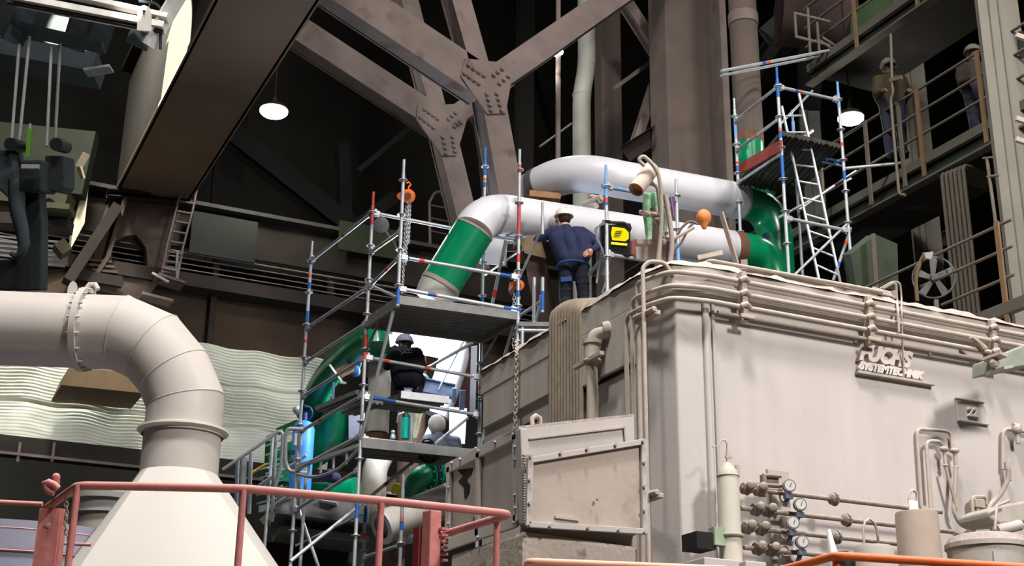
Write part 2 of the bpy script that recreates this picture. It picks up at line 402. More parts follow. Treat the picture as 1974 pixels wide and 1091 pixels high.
plate = thing('makers_sign', 'raised dusty lettering FUCHS SYSTEMTECHNIK on the front of the beige box', 'sign', (pA.x, BY, pA.z))
tw = pB.x-pA.x
zl = Yp(1655, 697, BY-.02).z
text_mesh('FUCHS', .235, .03, 'lettering', M_DUSTL, (pA.x-.02, BY-.03, zl+.02), RF, plate, shear=.45, bold=.010, sx=.9, spacing=1.0)
p1 = Yp(1650, 718, BY-.02); p2 = Yp(1797, 741, BY-.02)
text_mesh('SYSTEMTECHNIK', .11, .025, 'small_lettering', M_DUSTL, (p1.x+.02, BY-.03, p1.z+.035), RF, plate, shear=.4, bold=.005, sx=.98, spacing=.98)
t = MB(); t.beam((p1.x, BY-.03, p1.z-.0), (p2.x, BY-.03, p1.z-.0), .07, .03); obj('ledge', t, M_DUST2, plate, bevel=.005)
t = MB()
for q in (Yp(1647, 660, BY), Yp(1790, 683, BY)): t.bolt((q.x, q.y, q.z), (0, -1, 0), .015, .03)
obj('bolt', t, M_DUST2, plate)
# small plate with numbers
q0 = Yp(1840, 768, BY); q1 = Yp(1893, 777, BY); q2 = Yp(1843, 810, BY)
t = MB(); cx = (q0.x+q1.x)/2; wz = q0.z-q2.z; t.box((cx, BY-.012, q0.z-wz/2), (q1.x-q0.x, .02, wz)); t.box((cx, BY-.03, q0.z), (q1.x-q0.x+.02, .03, .02)); t.box((cx+.02, BY-.02, q0.z-wz), (q1.x-q0.x+.04, .04, .02))
pl_ = obj('number_plate', t, M_DUST, None, bevel=.004); tag(pl_, 'small dusty plate with raised digits right of the big lettering', 'plate')
dg_ = text_mesh('22', .13, .012, 'digits', M_DUSTL, (cx-.06, BY-.035, q0.z-wz+.06), RF, None, shear=.1, bold=.004); dg_.parent = pl_; dg_.location = V(dg_.location)-V(pl_.location)
# ================================================================ big duct on the left
D = 13.0
duct = thing('ventilation_duct', 'large beige elbow duct running in from the left and down to a cone', 'duct', W(352, 1000, D)*1.0)
rd = .5*147*D/FPX
# plane: horizontal direction parallel to image x, going down vertically
hd = V((R2.x, R2.y, 0)).normalized(); base = W(353, 830, D); 
def pp(x, y):   # point in the vertical plane through base containing hd
    n = hd.cross(V((0, 0, 1))); r = ray(x, y); return r*(base.dot(n)/r.dot(n))
a0 = pp(-260, 622); a1 = pp(150, 634); a2 = pp(232, 641)
c_top = pp(353, 830)
path = [a0, a2, pp(294, 668), pp(335, 718), pp(353, 778), V((c_top.x, c_top.y, c_top.z))]
path[-2] = V((c_top.x, c_top.y, pp(352, 775).z))
m = MB(); m.mitre(path, rd, 48); obj('elbow', m, M_DUCT, duct, smooth=14)
# weld seams
m = MB()
for i in range(1, 5):
    d = ((path[i]-path[i-1]).normalized()+(path[i+1]-path[i]).normalized()).normalized() if i < len(path)-1 else V((0, 0, -1))
    k = math.cos((path[i]-path[i-1]).angle(path[i+1]-path[i])/2)
    # ellipse ring
    s1 = d.cross((hd.cross(V((0, 0, 1))))).normalized(); s2 = hd.cross(V((0, 0, 1)))
    m.tube([path[i]+s1*math.cos(2*PI*j/48)*(rd/k)+s2*math.sin(2*PI*j/48)*rd for j in range(48)], .006, 6, closed=True)
obj('weld_seam', m, M_DUCT, duct, smooth=60)
# bolted joint near the left
m = MB(); ax = (a2-a0).normalized(); j0 = pp(164, 635)
m.lathe(j0-ax*.035, ax, [(rd, 0), (rd+.05, 0), (rd+.05, .02), (rd+.05, .03), (rd+.05, .06), (rd, .06)], 48, cap=False)
f = obj('bolted_joint', m, M_DUCT, duct, smooth=30)
for i in range(16):
    g = 2*PI*i/16; s1 = V((0, 0, 1)); s2 = ax.cross(s1); p = j0+(s1*math.cos(g)+s2*math.sin(g))*(rd+.03)
    b = MB(); b.tube([p-ax*.06, p+ax*.06], .012, 6); obj('bolt', b, M_DUCT, f)
m = MB(); lg = pp(140, 562); m.prism([lg+V(hd)*x*.045+V((0, 0, z*.05)) for x, z in ((-1, -1), (1, -1), (1, .8), (.6, 1.7), (0, 2.1), (-.6, 1.7), (-1, .8))], hd.cross(V((0, 0, 1)))*.02)
obj('lifting_lug', m, M_DUCT, duct)
m = MB(); lg = pp(176, 558); m.tube([lg+hd*(-.05), lg+hd*(-.02)+V((0, 0, .05)), lg+hd*.03+V((0, 0, .05)), lg+hd*.06], .03, 8); obj('joint_clasp', m, M_DUCT, duct, smooth=60)
# flange ring, collar, then cone
m = MB(); zf = c_top.z; m.lathe((c_top.x, c_top.y, zf), (0, 0, -1), [(rd, -.02), (rd+.06, 0), (rd+.065, .02), (rd+.02, .04), (rd+.02, .06)], 56, cap=False); obj('flange', m, M_DUCT, duct, smooth=30)
zc0 = onvert(c_top, 353, 915).z
m = MB(); m.lathe((c_top.x, c_top.y, zf-.03), (0, 0, -1), [(rd*1.0, 0), (rd*1.0, zf-.03-zc0)], 56); obj('collar', m, M_DUCT, duct, smooth=30)
# square-to-round hood
sq = 1.36; zb = zc0-1.75
n = 56; top = []; bot = []
sd = hd; bd = hd.cross(V((0, 0, 1)))*-1
for j in range(n):
    g = 2*PI*j/n; cx, cy = math.cos(g), math.sin(g); top.append(V((c_top.x, c_top.y, zc0))+(sd*cx+bd*cy)*rd)
    # rounded square
    k = 1/max(abs(math.cos(g)), abs(math.sin(g))); k = min(k, 1.28)
    bot.append(V((c_top.x, c_top.y, zb))+hd*.30+(sd*cx+bd*cy)*sq*k)
m = MB(); m.add(top+bot, [(j, (j+1) % n, n+(j+1) % n, n+j) for j in range(n)]); m.prism(bot, (0, 0, -.25))
obj('hood', m, M_CONE, duct, smooth=12)
m = MB(); m.lathe((c_top.x, c_top.y, zb-.2), (0, 0, -1), [(1.2, 0), (1.2, zb-.2-FLOOR)], 32); obj('base', m, M_DUCT, duct, smooth=40)

# ================================================================ the two big white process pipes
def arcpts(p, q, c, k=10):
    """quadratic arc from p to q with control c"""
    return [V(p)*(1-t)**2+V(c)*2*t*(1-t)+V(q)*t*t for t in [i/k for i in range(k+1)]]
PR = .285
YA = 16.35
A0 = Yp(985, 416, YA); A1 = Yp(1408, 471, YA)
A1 = V((A1.x, A1.y, A0.z*.3+A1.z*.7))
dA = (A1-A0).normalized()
# left side: elbow then down-left (towards viewer's left)
E0 = Yp(985, 416, YA); G0 = W(913, 445, E0.dot(_F)-.35); G1 = W(851, 546, E0.dot(_F)-.55)
dl = (G1-G0).normalized()
# control: intersection-ish
ctrl = W(934, 402, E0.dot(_F)-.12)
pa = thing('process_pipe', 'thick white pipe with green ends, lower of two, in front of which the worker stands', 'pipe', (A0.x, A0.y, A0.z-.3))
m = MB(); m.tube(arcpts(G0, A0+dA*.1, ctrl, 14)+[A1], PR, 36, cap=True); obj('white_section', m, M_WHITE, pa, smooth=60)
m = MB(); m.tube([G0-dl*.01, G1], PR*1.0, 36); obj('green_end', m, M_GREEN, pa, smooth=60, label='glossy green section')
for a_, b_ in ((G0-dl*.025, G0+dl*.01), (G1-dl*.01, G1+dl*.05)): m = MB(); m.tube([a_, b_], PR+.005, 36); obj('joint_seam', m, M_GPIPE, pa, smooth=40)
m = MB(); e1 = G1+dl*.05; m.tube([e1, e1+dl*.12, e1+dl*.24], [PR*.98, PR*.95, PR*.85], 32); obj('reducer', m, mat('pale_primer', (180, 176, 168), .6), pa, smooth=40)
# right end: brown ring, then green elbow turning down
m = MB(); m.tube([A1, A1+dA*.17], PR*.985, 36); obj('primer_ring', m, M_RUST, pa, smooth=50)
b0 = A1+dA*.17; b1 = b0+dA*.12; cc = b0+dA*.62; dn = cc+V((0, 0, -.55))
m = MB(); m.tube([b0, b1]+arcpts(b1, dn, cc, 12)[1:]+[dn+V((0, 0, -1.2))], PR*.99, 36); obj('green_elbow', m, M_GREEN, pa, smooth=60)
# upper pipe
YB = 16.75
B0 = Yp(1190, 345, YB); B1 = Yp(1428, 384, YB); B1 = V((B1.x, B1.y, B0.z*.3+B1.z*.7)); dB = (B1-B0).normalized()
dpt = B0.dot(_F)
pb = thing('process_pipe', 'thick white pipe with grey collar at left, upper and farther of the two', 'pipe', (B0.x, B0.y, B0.z-.3))
l0 = W(1046, 355, dpt+.5); lc = W(1105, 322, dpt+.1); PB = .29
dl2 = (l0-lc).normalized()
m = MB(); m.tube(arcpts(l0, B0, lc, 16)+[B1], PB, 36); obj('white_section', m, M_WHITE, pb, smooth=60)
m = MB(); m.tube([l0, l0+dl2*.14], PB+.008, 36); obj('collar', m, mat('dark_grey_weld_band', (84, 84, 86), .7), pb, smooth=40)
m = MB(); m.tube([l0+dl2*.14, l0+dl2*.34, l0+dl2*.8], [PB, PB*.95, PB*.8], 32); obj('bare_end', m, mat('bare_primer', (172, 166, 158), .6), pb, smooth=40)
m = MB(); b1 = B1+dB*.12; cc = B1+dB*.62; dn = cc+V((0, 0, -.6)); m.tube([B1, b1]+arcpts(b1, dn, cc, 12)[1:]+[dn+V((0, 0, -.9))], PB*.99, 36); obj('green_elbow', m, M_GREEN, pb, smooth=60)
m = MB(); m.tube([B1-dB*.01, B1+dB*.03], PB+.004, 36); obj('joint_seam', m, M_GPIPE, pb, smooth=40)
# vertical pipe with green end at right, behind the small scaffold
Dv = 22.5
v0 = W(1447, 320, Dv); vt = onvert(v0, 1447, 275); 
vp = thing('riser_pipe', 'brown vertical pipe with bright green lower end behind the right scaffold', 'pipe', (v0.x, v0.y, v0.z))
rv = .235
m = MB(); m.tube([vt+V((0, 0, .1)), V((v0.x, v0.y, 16))], rv, 28); obj('pipe_body', m, M_COL, vp, smooth=50)
m = MB(); m.tube([vt+V((0, 0, -.03)), vt+V((0, 0, .12))], rv*1.01, 28); obj('primer_ring', m, M_RUST, vp, smooth=50)
m = MB(); m.tube([vt+V((0, 0, -.03)), vt+V((0, 0, -.3))]+arcpts(vt+V((0, 0, -.3)), vt+V((.35, -.2, -.8)), vt+V((0, 0, -.65)), 8)[1:], rv, 28); obj('green_elbow', m, M_GREEN, vp, smooth=60)
m = MB(); m.tube([(v0.x, v0.y, 12.2), (v0.x, v0.y, 12.4)], rv+.02, 28); obj('band', m, M_STEEL, vp, smooth=50)
# ================================================================ steel structure of the hall
def gusset_truss(Y, node, out, members, hole_rows, label, depth=.34):
    t = thing('roof_truss', label, 'truss', Yp(*node, Y))
    g = MB(); g.prism([Yp(x, y, Y-.03) for x, y in out], (0, .03, 0))
    go = obj('gusset_plate', g, M_STEEL, t, bevel=.006)
    for rows in hole_rows:
        (xa, ya), (xb, yb), k = rows
        for i in range(k):
            p = Yp(xa+(xb-xa)*i/(k-1), ya+(yb-ya)*i/(k-1), Y-.03)
            b = MB(); b.lathe(p, (0, -1, 0), [(.042, 0), (.042, .018), (.028, .018), (.028, .04)], 8); obj('rivet', b, M_STEEL, go, smooth=30)
    for nm, (a, b), w_ in members:
        p, q = Yp(*a, Y), Yp(*b, Y); m = MB()
        d = (q-p).normalized(); s_ = d.cross(V((0, 1, 0))).normalized()
        # box-like member: front plate, back plate, recessed webs
        off = V((0, depth/2+.0, 0))
        m.beam(p, q, .03, w_, s_) if False else None
        for k in (0, 1):
            o = V((0, depth*k, 0)); m.hexa([p+o-s_*w_/2, p+o+s_*w_/2, p+o+s_*w_/2+V((0, .03, 0)), p+o-s_*w_/2+V((0, .03, 0))], [q+o-s_*w_/2, q+o+s_*w_/2, q+o+s_*w_/2+V((0, .03, 0)), q+o-s_*w_/2+V((0, .03, 0))])
        for k in (-1, 1):
            e = s_*(w_/2-.02)*k; m.hexa([p+e+V((0, .03, 0)), p+e+s_*.015+V((0, .03, 0)), p+e+s_*.015+V((0, depth, 0)), p+e+V((0, depth, 0))], [q+e+V((0, .03, 0)), q+e+s_*.015+V((0, .03, 0)), q+e+s_*.015+V((0, depth, 0)), q+e+V((0, depth, 0))])
        obj(nm, m, M_STEEL, t)
    return t
YT2, YT1 = 17.75, 20.8
gusset_truss(YT2, (935, 165), [(897, 112), (966, 120), (988, 148), (975, 218), (940, 220), (888, 146)],
    [('diagonal', ((185, -342), (935, 158)), .60), ('diagonal', ((935, 165), (1725, -381)), .42), ('strut', ((950, 180), (1003, 470)), .42), ('strut', ((801, -320), (935, 160)), .34)],
    [((902, 126), (932, 146), 4), ((895, 142), (922, 161), 4), ((967, 133), (951, 145), 3), ((979, 147), (962, 161), 3), ((938, 182), (946, 213), 4), ((957, 181), (966, 213), 4)],
    'grimy brown roof truss node with riveted plate, right of the two Y-shaped nodes')
gusset_truss(YT1, (850, 240), [(805, 203), (880, 200), (903, 222), (880, 300), (852, 300), (803, 230)],
    [('diagonal', ((24, -308), (852, 233)), .50), ('diagonal', ((852, 240), (980, 150)), .36), ('strut', ((860, 250), (925, 520)), .40), ('strut', ((698, -358), (852, 238)), .34)],
    [((818, 211), (843, 229), 4), ((810, 227), (835, 246), 4), ((878, 218), (864, 230), 3), ((887, 236), (875, 244), 3), ((853, 265), (859, 296), 4), ((871, 264), (876, 292), 4)],
    'grimy brown roof truss node with riveted plate, left and farther of the two Y-shaped nodes')
# curved dark bracing behind right node
t = MB(); Yb = 22.2; P = [Yp(1400, -140, Yb) if False else Yp(905, 195, Yb), Yp(930, 235, Yb), Yp(940, 300, Yb), Yp(960, 520, Yb)]
for i in range(3): t.beam(P[i], P[i+1], .25, .34, V((0, 1, 0)))
tag(obj('brace', t, M_DSTEEL), 'dark bent brace seen between the two riveted truss nodes', 'brace')

# box girder along the hall, with bogie end
GZ = 10.8
g1, g2 = Zp(220, 372, GZ), Zp(374, 380, GZ); gx0, gx1 = g1.x, g1.x+(g2-g1).length*.93; gy = g1.y
gir = thing('crane_bridge_girder', 'massive dark brown box girder slanting up to the top of frame, its left side lit', 'girder', (gx0, gy, GZ))
yn = 12.0; gx0b = gx0
m = MB(); m.box(((gx0+gx1)/2, (gy+yn)/2, GZ+.03), (gx1-gx0, gy-yn, .06)); obj('bottom_flange', m, mat('bounce_lit_brown_underside', (104, 84, 70), .8, 0, .1, 1), gir)  # underside colour lightened to stand in for bounced light
topz = Xp(180, 300, gx0+.04).z
m = MB(); m.box((gx0+.05, (gy+yn)/2, (GZ+topz)/2), (.04, gy-yn, topz-GZ)); m.box((gx1-.05, (gy+yn)/2, (GZ+topz)/2), (.04, gy-yn, topz-GZ)); obj('web', m, mat('shaded_girder_side', (50, 45, 38), .8, 0, .12, 2), gir)  # web colour darkened to stand in for shade on the girder
m = MB(); m.box(((gx0+gx1)/2, (gy+yn)/2, topz), (gx1-gx0+.3, gy-yn, .06)); obj('top_flange', m, M_DSTEEL, gir)
# end carriage: plate frame with octagonal opening
Yc = gy-.1
def frame_plate(out, hole, Y, th, name, mt, parent):
    """plate facing the hall (plane Y) with a hole; out and hole have the same count"""
    o = [Yp(x, y, Y) for x, y in out]; h = [Yp(x, y, Y) for x, y in hole]; n = len(o); d = V((0, th, 0))
    m = MB(); m.add(o+h+[p+d for p in o]+[p+d for p in h], [(i, (i+1) % n, n+(i+1) % n, n+i) for i in range(n)]+[(2*n+i, 3*n+i, 3*n+(i+1) % n, 2*n+(i+1) % n) for i in range(n)]+[(i, 2*n+i, 2*n+(i+1) % n, (i+1) % n) for i in range(n)]+[(n+i, n+(i+1) % n, 3*n+(i+1) % n, 3*n+i) for i in range(n)])
    return obj(name, m, mt, parent)
Mbog = mat('bogie_brown', (74, 62, 54), .9, 0, .15, 3)
frame_plate([(212, 380), (300, 385), (352, 392), (330, 470), (318, 530), (280, 578), (185, 560), (180, 470)], [(240, 455), (262, 452), (282, 478), (285, 510), (270, 535), (232, 532), (216, 515), (216, 470)], Yc, .25, 'end_plate', Mbog, gir)
m = MB(); m.ibeam(Yp(205, 378, Yc), Yp(360, 392, Yc), .5, .15); obj('end_flange', m, M_DSTEEL, gir)
m = MB(); m.beam(Yp(240, 385, Yc-.1), Yp(205, 500, Yc-.1), .08, .3, V((0, 1, 0))); m.beam(Yp(205, 500, Yc-.1), Yp(175, 545, Yc-.1), .08, .3, V((0, 1, 0))); obj('stiffener', m, Mbog, gir)
m = MB(); m.beam(Yp(225, 400, Yc-.3), Yp(130, 545, Yc-.3), .2, .35, V((0, 1, 0))); m.beam(Yp(150, 530, Yc-.2), Yp(235, 545, Yc-.2), .12, .2); obj('carriage_beam', m, M_DSTEEL, gir)
m = MB(); 
for k in range(5): m.beam(Yp(165+6*k, 500+10*k, Yc-.2), Yp(215+6*k, 505+10*k, Yc-.2), .05, .05)
obj('grille', m, Mbog, gir)
p = Xp(150, 440, gx0-.45); 
m = MB(); a_ = [Yp(165, 345, Yc-.5), Yp(172, 352, Yc-.5), Yp(163, 430, Yc-.5), Yp(137, 478, Yc-.5), Yp(140, 440, Yc-.5)]; m.prism(a_, (0, .3, 0)); obj('lit_sliver', m, mat('pale_cream', (196, 182, 154), .7), gir)  # pale sliver stands in for light catching the end carriage

# ladder and caged stair at the girder's end
lad = thing('access_ladder', 'thin steel ladder with white rung ends hanging below the girder end', 'ladder', Yp(350, 560, Yc-.4))
Yl = Yc-.4
def rail(mb, pts, Y, r=.02): mb.tube([Yp(x, y, Y) for x, y in pts], r, 8)
m = MB(); rail(m, [(392, 300), (372, 400), (352, 478), (340, 545)], Yl, .025); rail(m, [(365, 310), (340, 400), (322, 470), (308, 545)], Yl, .025); obj('stile', m, M_STEEL, lad, smooth=60)
for i in range(13):
    f_ = i/12; x0 = 366-58*f_; x1 = 392-52*f_; y = 312+(545-312)*f_
    m = MB(); m.beam(Yp(x0, y-2, Yl), Yp(x1, y+3, Yl), .05, .03); obj('rung', m, M_STEEL, lad)
m = MB(); m.beam(Yp(300, 535, Yl), Yp(352, 552, Yl), .5, .05); m.beam(Yp(270, 570, Yl), Yp(330, 585, Yl), .4, .05); obj('landing', m, M_STEEL, lad)
m = MB(); m.beam(Yp(293, 526, Yl-.2), Yp(325, 544, Yl-.2), .06, .04); obj('pale_bar', m, mat('pale_paint', (196, 186, 180), .7), lad)
m = MB()
for x, y in ((342, 500), (343, 520)): m.beam(Yp(x, y-15, Yl-.1), Yp(x-2, y+22, Yl-.1), .05, .05)
m.beam(Yp(313, 515, Yl-.1), Yp(342, 522, Yl-.1), .04, .04); obj('side_rail', m, M_GALVD, lad)

# ---- runway girder wall at the back
YW = 26.0
bw = MB(); L0, L1 = -8, 22
def zat(x, y): return Yp(x, y, YW).z
rg = thing('runway_girder', 'deep brown plate girder running across behind the curtain with slim pipes along it', 'girder', (Yp(480, 640, YW)))
za, zb = zat(500, 578), zat(500, 682)
def strip(y0, y1, off, th, name, mt, x0=L0, x1=L1, par=None, xm=500):
    z0, z1 = zat(xm, y1), zat(xm, y0); m = MB(); m.box(((x0+x1)/2, YW+off, (z0+z1)/2), (x1-x0, th, z1-z0)); return obj(name, m, mt, par)
M_BRW = mat('brown_web', (66, 52, 40), .9, 0, .08, 1.5, streak=.1)
strip(585, 700, 0, .05, 'web', M_BRW, par=rg)
strip(566, 590, -.3, .5, 'top_flange', M_DSTEEL, par=rg)
strip(425, 502, 0, .05, 'upper_web', mat('dim_brown_web', (44, 38, 31), .9, 0, .3, .8), par=rg)
strip(420, 427, -.15, .3, 'rail', mat('dim_rail', (60, 58, 52), .8), par=rg)
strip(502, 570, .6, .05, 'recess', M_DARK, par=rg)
for x in (408, 20, 790):
    q = Yp(x, 600, YW-.1); m = MB(); m.box((q.x, YW-.12, (za+zb)/2-.1), (.12, .2, za-zb+.6)); obj('stiffener', m, M_DSTEEL, rg)
for x in (415, 640, 700):
    q = Yp(x, 540, YW-.1); m = MB(); m.box((q.x, YW-.05, zat(415, 540)), (.12, .12, .9)); obj('pipe_bracket', m, M_DSTEEL, rg)
for i in range(5):
    z = zat(500, 516+10.5*i)
    m = MB(); m.tube([(L0, YW-.15, z), (L1, YW-.15, z)], .013 if i else .02, 6)
    tag(obj('slim_pipe', m, mat('slim_pipe_metal', (140, 126, 120), .6), None, smooth=60), 'slim horizontal pipe in the stack of parallel pipes on the brown girder wall', 'pipe', 'slim parallel pipes on the brown girder')
m = MB(); q0, q1 = Yp(372, 405, YW-.3), Yp(497, 430, YW-.3); z0 = zat(440, 508); m.box(((q0.x+q1.x)/2, YW-.3, (q0.z+z0)/2-.02), (q1.x-q0.x, .05, q0.z-z0)); tag(obj('cladding_sheet', m, M_GREYP), 'flat dark grey-green cover panel on the brown girder wall', 'panel')
m = MB(); q0, q1 = Yp(655, 425, YW-.3), Yp(765, 450, YW-.3); z0 = zat(700, 500); m.box(((q0.x+q1.x)/2, YW-.3, (q0.z+z0)/2), (q1.x-q0.x, .05, q0.z-z0)); tag(obj('cladding_sheet', m, mat('dim_green_panel', (44, 50, 32), .9)), 'dim green panel behind the hoist chain at the scaffold top', 'panel')
# cream ripple curtain
def curtain():
    rnd = random.Random(3)
    x0, x1 = Yp(-160, 760, YW-.5).x, Yp(640, 760, YW-.5).x; zt_, zb_ = zat(480, 690), zat(300, 893)
    NX, NZ = 110, 300; vs = []; fs = []
    from mathutils import noise
    for j in range(NZ+1):
        for i in range(NX+1):
            x = x0+(x1-x0)*i/NX; z = zb_+(zt_-zb_)*j/NZ
            wv = noise.noise(V((x*.9, z*.7, 0)))
            ph = z/.062*2*PI + wv*3.0 + .6*math.sin(x*7+z*2)
            y = YW-.5 - .016*math.sin(ph)*max(.15, .7+1.6*noise.noise(V((x*.6, z*1.1, 9)))) + .05*noise.noise(V((x*.7, z*1.4, 3)))+.02*noise.noise(V((x*5, z*5, 7)))
            for zs in (.33, .68):
                zz = zb_+(zt_-zb_)*zs; y += .08*math.exp(-((z-zz)/.03)**2)
            vs.append(V((x, y, z+.02*math.sin(x*6))))
    for j in range(NZ):
        for i in range(NX): a = j*(NX+1)+i; fs.append((a, a+1, a+NX+2, a+NX+1))
    m = MB(); m.add(vs, fs); o = obj('insulation_curtain', m, mat('cream_blanket', (200, 200, 182), .8, 0, .08, 2, bump=.15), None, smooth=60)
    so = o.modifiers.new('thick', 'SOLIDIFY'); so.thickness = .04; so.offset = 1
    tag(o, 'rippled cream insulation curtain hanging across the left background', 'curtain')
curtain()
lb = thing('ledge_beam', 'dark horizontal beam with a thin pale lip under the cream curtain', 'beam', Yp(150, 880, YW-.5))
m = MB(); q = Yp(150, 868, YW-.5); m.box((3, YW-.3, q.z-.02), (24, .5, .3)); obj('web', m, M_DSTEEL, lb)
m = MB(); q = Yp(150, 888, YW-.6); m.box((3, YW-.62, q.z), (24, .05, .05)); obj('lip', m, M_STEEL, lb)
m = MB()
for x in (37, 103): q = Yp(x, 866, YW-.6); m.box((q.x, YW-.6, q.z-.05), (.05, .04, .35))
obj('stiffener', m, M_STEEL, lb)
m = MB(); q0, q1 = Yp(122, 712, YW-2), Yp(270, 740, YW-2); m.prism([Yp(118, 742, YW-2), Yp(135, 705, YW-2), Yp(280, 722, YW-2), Yp(278, 758, YW-2)], (0, 1.2, 0)); tag(obj('steel_bracket', m, mat('tan_brown_paint', (112, 92, 66), .85)), 'brown steel bracket sticking out under the beige duct before the curtain', 'bracket')

# ---- columns in the middle
def column_box(x0, x1, x2, Y, label, mt1, y=300, top=22, name='hall_column', dep=.8, flange=None):
    """x0..x1 left side face, x1..x2 front face"""
    a, b = Yp(x1, y, Y), Yp(x2, y, Y)
    s_ = Xp(x0, y, a.x).y-Y if x0 < x1 else dep
    s_ = min(max(s_, .15), 2.5)
    t = thing(name, label, 'column', (a.x, Y, FLOOR))
    m = MB(); m.box(((a.x+b.x)/2, Y+s_/2, (FLOOR+top)/2), (b.x-a.x, s_, top-FLOOR)); obj('shaft', m, mt1, t, bevel=.01)
    if flange:
        m = MB(); c = Yp(flange, y, Y); m.box(((c.x+b.x)/2, Y-.06, (FLOOR+top)/2), (c.x-b.x, .3, top-FLOOR)); obj('flange', m, M_STEEL, t, bevel=.01)
    return t
column_box(1256, 1290, 1386, 18.2, 'broad brown steel column behind the white pipes, widest in the middle', M_COL, flange=1399)
column_box(1146, 1160, 1199, 20.5, 'slimmer brown steel column left of the broad one', M_COL, y=200)
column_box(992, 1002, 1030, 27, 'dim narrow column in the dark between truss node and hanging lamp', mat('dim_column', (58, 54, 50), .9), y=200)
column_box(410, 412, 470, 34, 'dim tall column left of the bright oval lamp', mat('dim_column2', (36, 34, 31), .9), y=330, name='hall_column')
gp = thing('downpipe', 'pale grey-green downpipe with an S-bend above the white pipes', 'pipe', Yp(1128, 300, 19.8))
m = MB(); a, b, c_, d_ = [Yp(x, y, 19.8) for x, y in ((1130, -60), (1130, 128), (1121, 182), (1124, 420))]; b.x = a.x; c_.y = d_.y
d_ = V((c_.x, c_.y, 5)); a = V((b.x, b.y, 22)); m.tube(round_path([a, b, c_, d_], .3), .165, 24); obj('pipe_body', m, mat('grey_green_paint', (138, 138, 128), .6, 0, .06, 2), gp, smooth=60)
for e_ in (c_, b+V((0, 0, .08))): m = MB(); m.tube([e_+V((0, 0, -.03)), e_], .17, 24); obj('joint_seam', m, M_GPIPE, gp, smooth=60)
# bracing between columns
for pts, w_, lab in ((((1195, -10), (1272, 110)), .22, 'brown diagonal brace running down to the broad column from the top'), (((1225, 275), (1262, 160)), .16, 'brown diagonal brace rising to the broad column'), (((1185, 170), (1256, 118)), .07, 'thin rod brace between the two middle columns')):
    m = MB(); m.ibeam(Yp(*pts[0], 19.2), Yp(*pts[1], 19.2), w_, w_, V((0, 1, 0)), .02, .02); tag(obj('brace', m, M_STEEL), lab, 'brace', None)
m = MB(); m.channel(Yp(1205, 298, 18.8), Yp(1284, 248, 18.8), .18, .3); tag(obj('crossbeam', m, M_DSTEEL), 'dark channel crossbeam reaching the broad column above the upper white pipe', 'beam')
m = MB(); m.tube([Yp(1040, 283, 19.5), Yp(1102, 238, 19.5)], .02, 6); tag(obj('thin_rod', m, M_STEEL), 'thin rod rising to the grey-green downpipe', 'rod')
# right end of bracing under nodes, dark beams at the back
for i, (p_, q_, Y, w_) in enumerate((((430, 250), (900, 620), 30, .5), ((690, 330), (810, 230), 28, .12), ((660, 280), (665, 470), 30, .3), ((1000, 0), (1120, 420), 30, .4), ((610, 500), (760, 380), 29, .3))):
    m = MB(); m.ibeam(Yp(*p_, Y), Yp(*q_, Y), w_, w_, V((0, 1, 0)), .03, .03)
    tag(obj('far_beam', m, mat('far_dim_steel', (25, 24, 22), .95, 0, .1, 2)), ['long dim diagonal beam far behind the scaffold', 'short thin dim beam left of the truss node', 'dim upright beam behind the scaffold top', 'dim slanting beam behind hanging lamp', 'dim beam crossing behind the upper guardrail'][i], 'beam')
m = MB(); p_ = [Yp(x, y, 27) for x, y in ((830, 520), (828, 390), (838, 372), (855, 368))]; m.tube(p_, .035, 8); m.tube([Yp(850, 372, 27), Yp(868, 400, 27), Yp(868, 470, 27)], .03, 8)
for y in (395, 420, 445): m.tube([Yp(829, y, 27), Yp(868, y+8, 27)], .02, 6)
tag(obj('ladder_hoop', m, M_STEEL, None, smooth=60), 'dim hooped ladder top behind the green pipe end', 'ladder')

# ---- lamps
M_LAMP = emit('lamp_glow', (1, 1, .96), 60)
def bay(x, y, d, rx, ry, label, power, tilt=0):
    c = W(x, y, d); t = thing('bay_light', label, 'lamp', c)
    m = MB(); r = rx*d/FPX; n = 24
    prof = []
    m.lathe(c, (0, 0, 1), [(r*.9, 0), (r*1.0, .02), (r*.9, .08), (r*.3, .12), (r*.1, .3)], 24)
    obj('housing', m, M_DSTEEL, t, smooth=40)
    m = MB(); m.tube([c+V((0, 0, .3)), (c.x, c.y, 29.9)], .012, 6); obj('hanging_wire', m, M_DSTEEL, t)
    m = MB(); m.lathe(c+V((0, 0, .0)), (0, 0, -1), [(r*1.0, 0), (r*.98, r*.15), (r*.8, r*.32), (r*.4, r*.42), (r*.05, r*.44)], 24); obj('diffuser', m, M_LAMP, t, smooth=60)
    point('bay_lamp_light', c+V((0, 0, -.45)), power, (1, 1, .95), .2)
    return t
l1 = bay(528, 213, 27, 27, 16, 'bright oval bay lamp in the dark left of the truss nodes', 350)
l2 = bay(1640, 227, 23.0, 25, 14, 'bright oval bay lamp behind the right scaffold', 60)
l3 = bay(1073, 100, 24, 13, 10, 'small bright lamp on a long rod right of the truss node', 60)
m = MB(); c = W(1076, 104, 24); m.tube([onvert(c, 1078, -50), V((c.x, c.y, onvert(c, 1078, 312).z))], .045, 8); obj('hanging_rod', m, M_STEEL, l3, smooth=60).location = (0, 0, 0)

